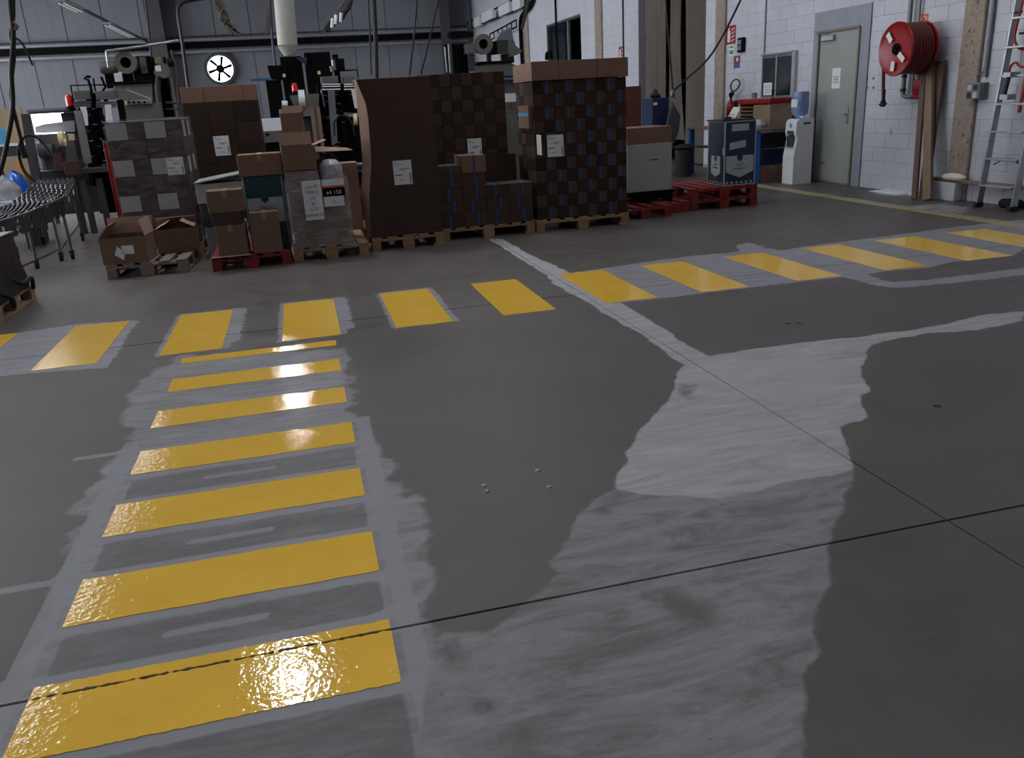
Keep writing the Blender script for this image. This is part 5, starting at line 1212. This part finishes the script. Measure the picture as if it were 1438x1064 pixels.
for P, us in ((path, (.05, .28, .5, .72, .95)), (inner, (.1, .33, .55, .78))):
    for u in us:
        a = samp(P, u)+Vector((-.02, 0, -.1)); foot = Vector((a.x-.0, a.y, .09))
        lg = obj('leg', MB().tube([a, foot+Vector((0, 0, .02))], .018, 8), STEEL, t, True)
        g = MB(); g.cyl(foot+Vector((-.015, 0, -.045)), foot+Vector((.015, 0, -.045)), .045, 14); g.cbox(foot.x-.025, foot.x+.025, foot.y-.02, foot.y+.02, .06, .11); obj('caster', g, BLACKR, lg)
g = MB(); g.tube([samp(path, .05)*1-Vector((0, 0, .55)), samp(path, .5)-Vector((0, 0, .55)), samp(path, .95)-Vector((0, 0, .55))], .012, 6); obj('tie_bar', g, STEEL, t, True)

# left edge dark wrapped load P0
t0 = pallet('pine pallet under the black-wrapped load at the left edge', -3.60, 7.62, PINE, .98, 1.1)
t = thing('black_wrapped_load', 'black film wrapped load at the left frame edge', 'load', (-3.1, 8.2, .146)); mb = MB(); n = 10; vs = []; r = random.Random(3)
per = [(-3.56, 7.66)]+[(-3.56+.92*i/6, 7.66) for i in range(1, 6)]+[(-2.62, 7.66)]+[(-2.62, 7.66+.94*i/8) for i in range(1, 8)]+[(-2.63, 8.62)]+[(-2.65-.9*i/6, 8.62) for i in range(1, 6)]+[(-3.56, 8.62)]+[(-3.56, 8.62-.9*i/6) for i in range(1, 6)]
m = len(per)
for k in range(8):
    z = .146+k*.50/7
    for (x, y) in per: vs.append((x+r.uniform(-.012, .012)-.05*(k/7)**2, y+r.uniform(-.012, .012), z))
fs = [tuple(range(m-1, -1, -1)), tuple(range(7*m, 8*m))]
for k in range(7):
    for i in range(m): fs.append((k*m+i, k*m+(i+1) % m, (k+1)*m+(i+1) % m, (k+1)*m+i))
mb.add(vs, fs); obj('wrapped_body', mb, mat('black_film', '1b1917', .45, var=.3, bump=.8, bscale=12), t, True)
obj('top_sheet', MB().cbox(-3.6, -2.66, 7.66, 8.64, .655, .665, .002), CARDW, t, label='pale sheet on top')
g = MB(); g.tube([(-2.65, 8.2, .3), (-2.6, 8.35, .22), (-2.56, 8.5, .24), (-2.6, 8.62, .12)], .02, 6, 4); g.tube([(-2.65, 7.8, .25), (-2.58, 7.9, .18), (-2.6, 8.0, .08)], .025, 6, 4); obj('loose_film', g, BLACKR, t, True)

# ================================================================= MACHINES
def rod(mb, Y, pts, r, n=8, dy=0): return mb.tube([wy(x, y, Y+dy) for x, y in pts], r, n)
def blower(t, cx, cy, Y, R, m=MGREY):
    c = wy(cx, cy, Y)
    obj('blower_ring', MB().ring((c.x, Y-.05, c.z), (c.x, Y+.12, c.z), R, R*.5, 28), m, t, True)
    obj('blower_throat', MB().cyl((c.x, Y+.05, c.z), (c.x, Y+.12, c.z), R*.52, 20), BLACK, t)
# M1 labelling machine
Y1 = 14.0
t = thing('labelling_machine', 'grey and black labelling machine with a red beacon at the left', 'machine', (wy(150, 200, Y1).x, Y1+.5, 0))
xl = wy(40, 230, Y1).x
obj('base_cabinet', pb(MB(), 58, 188, 107, 238, Y1, .5), MGREY, t); obj('base_body', pb(MB(), 62, 238, 140, 300, Y1+.1, .6), MGREYD, t)
g = MB(); g.prism([(wy(32, 160, Y1).x, wy(32, 160, Y1).z), (wy(43, 160, Y1).x, wy(43, 160, Y1).z), (wy(60, 253, Y1).x, wy(60, 253, Y1).z), (wy(47, 253, Y1).x, wy(47, 253, Y1).z)], Y1-.1, Y1-.04); obj('frame_post', g, MGREYD, t)
g = MB(); g.prism([(wy(106, 155, Y1).x, wy(106, 155, Y1).z), (wy(117, 155, Y1).x, wy(117, 155, Y1).z), (wy(131, 228, Y1).x, wy(131, 228, Y1).z), (wy(120, 230, Y1).x, wy(120, 230, Y1).z)], Y1-.1, Y1-.05); obj('frame_post', g, ALU, t)
g = MB(); g.prism([(wy(a, b, Y1+.2).x, wy(a, b, Y1+.2).z) for a, b in ((49, 178), (62, 174), (104, 169), (105, 185), (50, 187))], Y1+.2, Y1+.25); obj('sheet_guard', g, WHITE, t)
obj('header', pb(MB(), 40, 155, 108, 158.5, Y1+.1, .3), MGREYD, t); obj('side_panel', pb(MB(), 88, 158, 106, 190, Y1+.3, .3), MGREYD, t)
obj('warning_plate', pb(MB(), 96, 188, 105, 197, Y1-.006, .004, .0005), CREAM, t)
c = wy(87, 195, Y1-.15); obj('tape_roll', MB().ring((c.x-.03, Y1-.15, c.z), (c.x+.035, Y1-.15, c.z), .105, .06, 24), CREAM, t, True)
c = wy(97, 143, Y1); obj('beacon', MB().lathe([(0, 0), (.055, 0), (.055, .1), (.04, .15), (0, .17)], (c.x, Y1+.05, wy(97, 149, Y1).z), 16), mat('beacon_red', 'd01818', .2), t, True); obj('beacon_base', MB().cyl((c.x, Y1+.05, wy(97, 156, Y1).z), (c.x, Y1+.05, wy(97, 149, Y1).z), .06, 16), BLACK, t)
g = MB(); rod(g, Y1, [(99, 120), (146, 119)], .008); rod(g, Y1, [(99, 120), (104, 145)], .01); rod(g, Y1, [(127, 108), (122, 107.5), (118, 110), (124, 112), (128, 125), (132, 180)], .02); rod(g, Y1, [(131, 110), (134, 128)], .012); rod(g, Y1, [(142, 108), (148, 122), (143, 130)], .018); rod(g, Y1, [(138, 119), (165, 120)], .01)
rod(g, Y1, [(168, 140), (172, 160), (174, 180)], .05); rod(g, Y1, [(128, 130), (131, 260)], .07); rod(g, Y1, [(148, 130), (150, 165)], .03)
obj('arm_frame', g, BLACK, t, True)
for i, (a, b) in enumerate(((103, 126), (134, 161))):
    hd = obj('print_head', pb(MB(), a, 127.5, b, 137, Y1-.1, .3), MGREY, t)
    g = MB(); 
    for yy in (138.5, 144, 147, 150): rod(g, Y1-.1, [(a+1, yy), (b+2, yy-.5)], .014)
    obj('roller', g, STEEL, hd, True)
    g = MB(); pts = [(a+(10 if i == 0 else 14), 148), (a+(19 if i == 0 else 22), 147.5), (a+(20 if i == 0 else 24), 160), (a+(20 if i == 0 else 24), 175), (a+(17 if i == 0 else 13), 175), (a+(14 if i == 0 else 12), 160)]
    if i == 1: pts = [(147, 147), (156, 146.5), (157, 160), (159, 172), (149, 172), (148, 160)]
    else: pts = [(112, 150), (121, 149.5), (123, 160), (124, 176), (120, 176), (117, 162)]
    g.prism([(wy(x, y, Y1-.12).x, wy(x, y, Y1-.12).z) for x, y in pts], Y1-.13, Y1-.12); obj('label_web', g, WHITE, hd)
r = random.Random(5); g = MB()
for k in range(34): x = r.uniform(124, 150); y = r.uniform(150, 235); pb(g, x, y, x+r.uniform(2, 8), y+r.uniform(2, 9), Y1+r.uniform(-.05, .2), .1)
obj('mechanism', g, BLACK, t, kind='stuff'); g = MB()
for k in range(22): x = r.uniform(122, 158); y = r.uniform(150, 235); rod(g, Y1-.1, [(x, y), (x+r.uniform(2, 7), y+r.uniform(-1, 1))], .008, 6)
obj('bright_rods', g, STEEL, t, kind='stuff'); obj('core', pb(MB(), 124, 140, 152, 300, Y1+.25, .3), BLACK, t)
obj('foot_frame', pb(MB(), 100, 236, 150, 243, Y1-.3, .5), STEEL, t)
for x in (104, 118, 140): a = wy(x, 280, Y1-.2); obj('leg', MB().cbox(a.x, a.x+.08, Y1-.2, Y1-.12, 0, .8), MGREYD, t)
g = MB(); pb(g, 75, 215, 88, 240, Y1-.3, .2); pb(g, 90, 226, 112, 246, Y1-.4, .3); obj('red_brown_block', g, mat('brown_block', '3a2220', .6), t)
obj('round_pad', MB().cyl(wy(55, 212, Y1-.1), wy(76, 211, Y1-.1), .10, 16), MGREYD, t, True)
# M1b upper drive unit behind
Y2 = 15.2
t = thing('drive_unit', 'grey drive unit with blower and gear motor behind the labelling machine', 'machine', (wy(195, 130, Y2).x, Y2+.4, 0))
g = MB(); g.prism([(wy(a, b, Y2).x, wy(a, b, Y2).z) for a, b in ((158, 128), (163, 120), (213, 117), (214, 139), (218, 170), (172, 172), (168, 140))], Y2, Y2+.7); obj('housing', g, MGREY, t)
obj('side_box', pb(MB(), 172, 145, 228, 172, Y2-.15, .14), MGREY, t); obj('pedestal', pb(MB(), 165, 172, 230, 330, Y2, .7), MGREYD, t); obj('top_plate', pb(MB(), 158, 113.5, 216, 117, Y2-.05, .8), BLACK, t)
g = MB(); rod(g, Y2-.16, [(178, 126), (212, 139)], .008); pb(g, 176, 140.5, 213, 146.5, Y2-.2, .04); obj('lever_panel', g, ALU, t)
for x in (181, 188, 195, 203): obj('button', MB().cyl(wy(x, 143.5, Y2-.2), wy(x, 143.5, Y2-.23), .02, 10), BLACK, t)
blower(t, 177, 88, Y2-.1, .165); obj('motor_drum', MB().cyl(wy(144, 95, Y2), wy(164, 93, Y2), .10, 20), MGREY, t, True); obj('motor_cap', MB().cyl(wy(141, 95, Y2), wy(144, 95, Y2), .085, 20, .10), MGREYD, t, True)
obj('dark_housing', pb(MB(), 186, 79, 214, 115, Y2+.1, .3), BLACK, t); obj('panel_strip', pb(MB(), 197, 80, 206, 103, Y2+.06, .03), MGREY, t)
g = MB(); pb(g, 148, 100, 156, 124, Y2+.1, .1); pb(g, 156, 102, 159, 116, Y2+.1, .1); pb(g, 172, 103, 186, 114, Y2+.1, .12); pb(g, 214, 80, 235, 128, Y2+.3, .2); pb(g, 216, 108, 240, 165, Y2+.35, .2); obj('black_stand', g, BLACK, t, kind='stuff')
g = MB(); pb(g, 160, 101, 172, 116, Y2+.35, .02); obj('pale_window', g, WHITE, t)
gm = obj('gear_motor', MB().prism([(wy(a, b, Y2-.1).x, wy(a, b, Y2-.1).z) for a, b in ((217, 94), (222, 89), (232, 89), (238, 98), (238, 107), (230, 110), (216, 104))], Y2-.1, Y2+.15), MGREY, t)
obj('motor_top', pb(MB(), 217, 80, 227, 89, Y2-.08, .2), mat('olive', '6d6a4e', .6), t); obj('motor_plate', pb(MB(), 218, 92, 226, 100, Y2-.115, .01, .001), WHITE, t)
g = MB(); rod(g, Y2, [(223, 104), (221, 122), (224, 150)], .045, 12); obj('drive_shaft', g, MGREYD, t, True); obj('rear_motor', MB().cyl(wy(236, 88, Y2+.1), wy(246, 87, Y2+.1), .07, 16), DSTEEL, t, True)
g = MB(); rod(g, Y2-.2, [(149, 72), (200, 65), (250, 57)], .022); rod(g, Y2-.2, [(149, 72), (152, 95)], .016); obj('overhead_bar', g, ALU, t, True)
g = MB(); rod(g, Y2, [(240, 70), (247, 95), (252, 170)], .012); rod(g, Y2+.2, [(232, 153), (256, 153)], .012); rod(g, Y2+.2, [(232, 144), (252, 144)], .02); obj('rear_frame', g, mat('rusty', '5a4a42', .7), t)
# black enclosure
Y3 = 18.0
t = thing('black_enclosure', 'matt black machine enclosure under the white duct', 'machine', (wy(430, 120, Y3).x, Y3+.5, 0))
obj('tall_block', pb(MB(), 431, 73, 467, 140, Y3, .8), BLACK, t); obj('left_column', pb(MB(), 401, 79, 431, 205, Y3+.05, .8), BLACK, t)
obj('left_wing', MB().prism([(wy(a, b, Y3).x, wy(a, b, Y3).z) for a, b in ((375, 92), (402, 91), (402, 112), (380, 110))], Y3, Y3+.6), BLACK, t); obj('left_leg', pb(MB(), 381, 112, 402, 230, Y3+.1, .5), BLACK, t); a = wy(385, 220, Y3+.2); obj('foot', MB().cbox(a.x, a.x+.2, Y3+.15, Y3+.5, 0, .5), BLACK, t); obj('lower_body', pb(MB(), 402, 140, 468, 260, Y3+.1, .7), BLACK, t)
obj('hopper', MB().prism([(wy(a, b, Y3-.05).x, wy(a, b, Y3-.05).z) for a, b in ((416, 81), (431, 80), (431, 91), (424, 88))], Y3-.05, Y3-.01), mat('bluish_sheet', '2a2f48', .4), t)
for a, b in ((399, 106), (448, 102)): obj('sticker', pb(MB(), a-2, b-2.3, a+2, b+2.3, Y3-.01 if a < 431 else Y3-.01, .006, .001), CREAM, t)
obj('frame_rail', pb(MB(), 352, 110, 378, 113.5, Y3+.3, .08), BLUE, t)
# M2 second labelling machine
Y4 = 15.6
t = thing('labelling_machine', 'second black labelling machine with white reels, beside the sleeve carton', 'machine', (wy(470, 180, Y4).x, Y4+.4, 0))
c = wy(414, 123, Y4); obj('beacon', MB().lathe([(0, 0), (.05, 0), (.05, .09), (.035, .13), (0, .14)], (c.x, Y4+.05, wy(414, 128, Y4).z), 16), MATS['beacon_red'], t, True)
obj('beacon_base', MB().cyl((c.x, Y4+.05, wy(414, 133, Y4).z), (c.x, Y4+.05, wy(414, 128, Y4).z), .055, 16), BLACK, t)
g = MB(); g.prism([(wy(a, b, Y4).x, wy(a, b, Y4).z) for a, b in ((407, 134), (448, 131), (448, 151), (414, 152))], Y4, Y4+.4); obj('screen_box', g, MGREY, t)
obj('reel', MB().ring(wy(421, 139, Y4-.2)-Vector((.02, 0, 0)), wy(428, 139, Y4-.2), .15, .07, 28), WHITE, t, True); obj('small_reel', MB().ring(wy(396, 146, Y4-.1), wy(404, 146, Y4-.1), .055, .025, 20), WHITE, t, True)
obj('table_plate', pb(MB(), 392, 152, 446, 164, Y4-.1, .5), ALU, t); obj('cabinet', pb(MB(), 420, 166, 446, 225, Y4, .4), MGREYD, t)
for i, (a, b) in enumerate(((451, 475), (482, 500))):
    hd = obj('print_head', pb(MB(), a, 107, b, 117, Y4-.1, .3), MGREY, t); g = MB()
    for yy in (119, 122, 126): rod(g, Y4-.12, [(a+1, yy), (b+3, yy-.5)], .018)
    obj('roller', g, STEEL, hd, True); g = MB()
    pts = [(460, 126), (470, 126), (474, 200), (466, 204)] if i == 0 else [(493, 125), (500, 124), (504, 152), (498, 152)]
    g.prism([(wy(x, y, Y4-.14).x, wy(x, y, Y4-.14).z) for x, y in pts], Y4-.15, Y4-.14); obj('label_web', g, WHITE if i else PIPE, hd)
g = MB(); pb(g, 474, 76, 482, 205, Y4+.05, .15); pb(g, 470, 82, 484, 100, Y4+.0, .12); pb(g, 447, 118, 500, 160, Y4+.2, .2); pb(g, 447, 165, 512, 262, Y4+.25, .2); rod(g, Y4, [(482, 99), (501, 98), (503, 108)], .012); rod(g, Y4, [(452, 120), (458, 160)], .03)
for k in range(30): x = r.uniform(450, 500); y = r.uniform(120, 210); pb(g, x, y, x+r.uniform(2, 7), y+r.uniform(2, 8), Y4+r.uniform(-.05, .15), .08)
obj('mechanism', g, BLACK, t, kind='stuff'); g = MB()
for k in range(30): x = r.uniform(450, 500); y = r.uniform(120, 210); rod(g, Y4-.1, [(x, y), (x+r.uniform(2, 6), y+r.uniform(-1, 1))], .009, 6)
rod(g, Y4-.15, [(451, 126), (456, 150)], .014); rod(g, Y4-.1, [(468, 84), (470, 98)], .03); rod(g, Y4-.1, [(465, 93), (467, 100)], .03); obj('bright_rods', g, STEEL, t, kind='stuff')
g = MB(); rod(g, Y4-.25, [(470, 190), (469, 172), (476, 162), (488, 163), (496, 176), (498, 190)], .016); obj('cable_loop', g, BLACKR, t, True)
c = wy(499, 168, Y4-.2); obj('tape_roll', MB().ring((c.x-.03, Y4-.2, c.z), (c.x+.03, Y4-.2, c.z), .10, .06, 20), CREAM, t, True)
g = MB(); pb(g, 438, 150, 443, 200, Y4-.15, .05); pb(g, 448, 150, 453, 215, Y4-.15, .05); obj('upright_board', g, BOARDL, t)
obj('brown_upright', pb(MB(), 443, 150, 447, 200, Y4-.15, .05), BOARD, t)
for x in (452, 500): a = wy(x, 250, Y4+.5); obj('leg', MB().cbox(a.x, a.x+.08, Y4+.46, Y4+.54, 0, .7), MGREYD, t)
t = thing('steel_trolley', 'dark steel trolley with wire shelves behind the film-wrapped load', 'trolley', (.75, 11.2, 0))
for xx in (.42, 1.02):
    for yy in (10.9, 11.5): obj('post', MB().cbox(xx, xx+.03, yy, yy+.03, .08, 1.0), DSTEEL, t); obj('caster', MB().cyl((xx, yy+.015, .04), (xx+.03, yy+.015, .04), .04, 12), BLACK, t)
for z in (.2, .5, .8): obj('shelf', MB().cbox(.42, 1.05, 10.9, 11.53, z, z+.02), MGREYD, t)
single('dark_crate', 'dark crate on the lowest shelf of the steel trolley', 'crate', MB().cbox(.47, 1.0, 10.94, 11.45, .222, .45), BLACK)
single('metal_tray', 'shiny steel tray on the top shelf of the steel trolley', 'tray', MB().lathe([(0, 0), (.2, 0), (.24, .07), (.225, .07), (.19, .012), (0, .012)], (.72, 11.2, .822), 20), STEEL, smooth=True)
open_carton('small open carton with a pale flap left of the sleeve carton', .50, .66, 10.15, 10.5, .147, .62, CARDD, 0, (None, None, -50, 40), .12) if False else None
carton('small pinkish carton between the film-wrapped load and the sleeve carton', .50, .69, 10.55, 10.8, .001, .95, INNER, tape=False)
# white low bench between
Y5 = 14.4
t = thing('white_counter', 'white metal counter between the dark stack and the open cartons', 'counter', (wy(378, 190, Y5).x, Y5+.3, 0))
obj('top_panel', pb(MB(), 362, 166, 398, 184, Y5, .02), WHITE, t); obj('lower_panel', pb(MB(), 362, 184, 398, 200, Y5, .02), MGREY, t); obj('frame', pb(MB(), 364, 200, 400, 320, Y5+.05, .4), BLACK, t)
obj('latch', pb(MB(), 373, 187, 378, 190, Y5-.02, .018), BLACK, t)
# M3 far blower machine
Y6 = 17.5
t = thing('blower_machine', 'grey machine with blower snouts near the right wall', 'machine', (wy(700, 80, Y6).x, Y6+.5, 0))
obj('main_box', MB().prism([(wy(a, b, Y6).x, wy(a, b, Y6).z) for a, b in ((670, 95), (680, 90), (717, 88), (730, 95), (730, 130), (670, 130))], Y6, Y6+.7), MGREY, t); obj('body', pb(MB(), 672, 130, 728, 300, Y6+.05, .6), MGREYD, t)
obj('top_plate', pb(MB(), 671, 85.5, 722, 89, Y6-.05, .7), BLACK, t); blower(t, 678.5, 62, Y6-.1, .19, MGREY); obj('blower_skirt', pb(MB(), 669, 64, 684, 74, Y6-.04, .1), MGREY, t)
obj('snout', MB().prism([(wy(a, b, Y6).x, wy(a, b, Y6).z) for a, b in ((652, 63), (658, 61), (667, 66), (667, 71), (654, 76))], Y6-.1, Y6+.15), MGREY, t)
obj('motor_block', pb(MB(), 698, 56, 712, 75, Y6, .3), MGREYD, t); obj('dark_block', pb(MB(), 692, 58, 698, 76, Y6, .3), BLACK, t)
obj('right_snout', MB().prism([(wy(a, b, Y6).x, wy(a, b, Y6).z) for a, b in ((712, 57), (720, 57), (723, 65), (732, 72), (726, 77), (716, 80), (712, 74))], Y6-.1, Y6+.2), MGREY, t)
for q in ((660, 76, 667, 100, Y6, .1), (684, 70, 690, 86, Y6+.1, .1), (704, 76, 722, 88, Y6+.2, .1)): obj('support', pb(MB(), *q), MGREYD, t)
g = MB()
for k in range(9): pb(g, 636+k*2.4, 62, 638+k*2.4, 110, Y6+.1+(k % 2)*.06, .1)
obj('ribbed_hose', g, BLACK, t); g = MB(); pb(g, 630, 45, 665, 52, Y6, .2); rod(g, Y6, [(626, 62), (628, 104)], .03); obj('black_frame', g, BLACK, t)
g = MB(); rod(g, Y6-.1, [(625, 66), (628, 102)], .018); rod(g, Y6-.1, [(630, 62), (633, 102)], .018); obj('bright_pipe', g, STEEL, t, True)
obj('sheet_hood', MB().prism([(wy(a, b, Y6+.75).x, wy(a, b, Y6+.75).z) for a, b in ((697, 56), (703, 46), (718, 38), (722, 60), (720, 62), (698, 62))], Y6+.75, Y6+1.1), PANEL, t)
# cabinet between G and I
Y7 = 13.2
t = thing('control_cabinet', 'grey control cabinet seen between the chequered and tall stacks', 'cabinet', (wy(716, 180, Y7).x, Y7+.2, 0))
xa, xb = wy(704, 150, Y7).x, wy(735, 150, Y7).x
obj('body', MB().cbox(xa, xb, Y7, Y7+.5, 0, wy(715, 114, Y7).z), MGREY, t); obj('label_plate', pb(MB(), 709, 131, 727, 143, Y7-.006, .004, .0005), WHITE, t); g = MB(); c = wy(717, 148, Y7); g.cyl((c.x, Y7-.02, c.z), (c.x, Y7-.001, c.z), .035, 16); obj('red_emblem', g, mat('dull_red', '7c2a2c', .5), t, True)
g = MB(); c = wy(711, 172, Y7); g.ring((c.x, Y7-.006, c.z), (c.x, Y7-.001, c.z), .12, .09, 24); obj('round_mark', g, PIPE, t)
g = MB(); rod(g, Y7-.05, [(700, 107), (730, 106)], .02); rod(g, Y7-.05, [(700, 113), (730, 112)], .02); obj('blue_pipe', g, DBLUE, t, True)
# yellowish clutter: small dark items between B and C
t = thing('wrapped_roll', 'shiny film roll standing between the two left stacks', 'roll', (wy(262, 215, 11.9).x, 12.0, 0)); c = wy(262, 225, 11.9)
obj('roll', MB().lathe([(0, 0), (.07, 0), (.07, .35), (0, .35)], (c.x, 12.0, .95), 16), CLEARP, t, True); obj('stand', MB().cbox(c.x-.09, c.x+.09, 11.9, 12.1, 0, .949), MGREYD, t)

# crumbs on the bare floor
for i, (px, py, lb) in enumerate(((680, 682, 'leftmost'), (684, 690, 'lower'), (755, 661, 'uppermost'), (771, 684, 'rightmost'))):
    c = fl(px, py); g = MB(); g.lathe([(.0, 0), (.012, .0), (.009, .006), (.002, .008), (0, .008)], (c.x, c.y, .0005), 7)
    single('metal_crumb', '%s tiny shiny crumb on the bare floor in the picture centre' % lb, 'debris', g, ALU, 'crumbs on the floor')
for i, (px, py, lb) in enumerate(((1075, 348, 'beside the crossing'), (915, 345, 'before the strapped stack'), (1106, 454, 'between the white bands'), (1122, 454, 'right between the white bands'), (1316, 570, 'on the dark floor at right'))):
    c = fl(px, py); g = MB(); g.lathe([(.0, 0), (.02, .0), (.018, .002), (0, .003)], (c.x, c.y, .0004), 9)
    single('black_spot', 'small black rubber spot %s' % lb, 'debris', g, BLACKR, 'black spots on the floor')
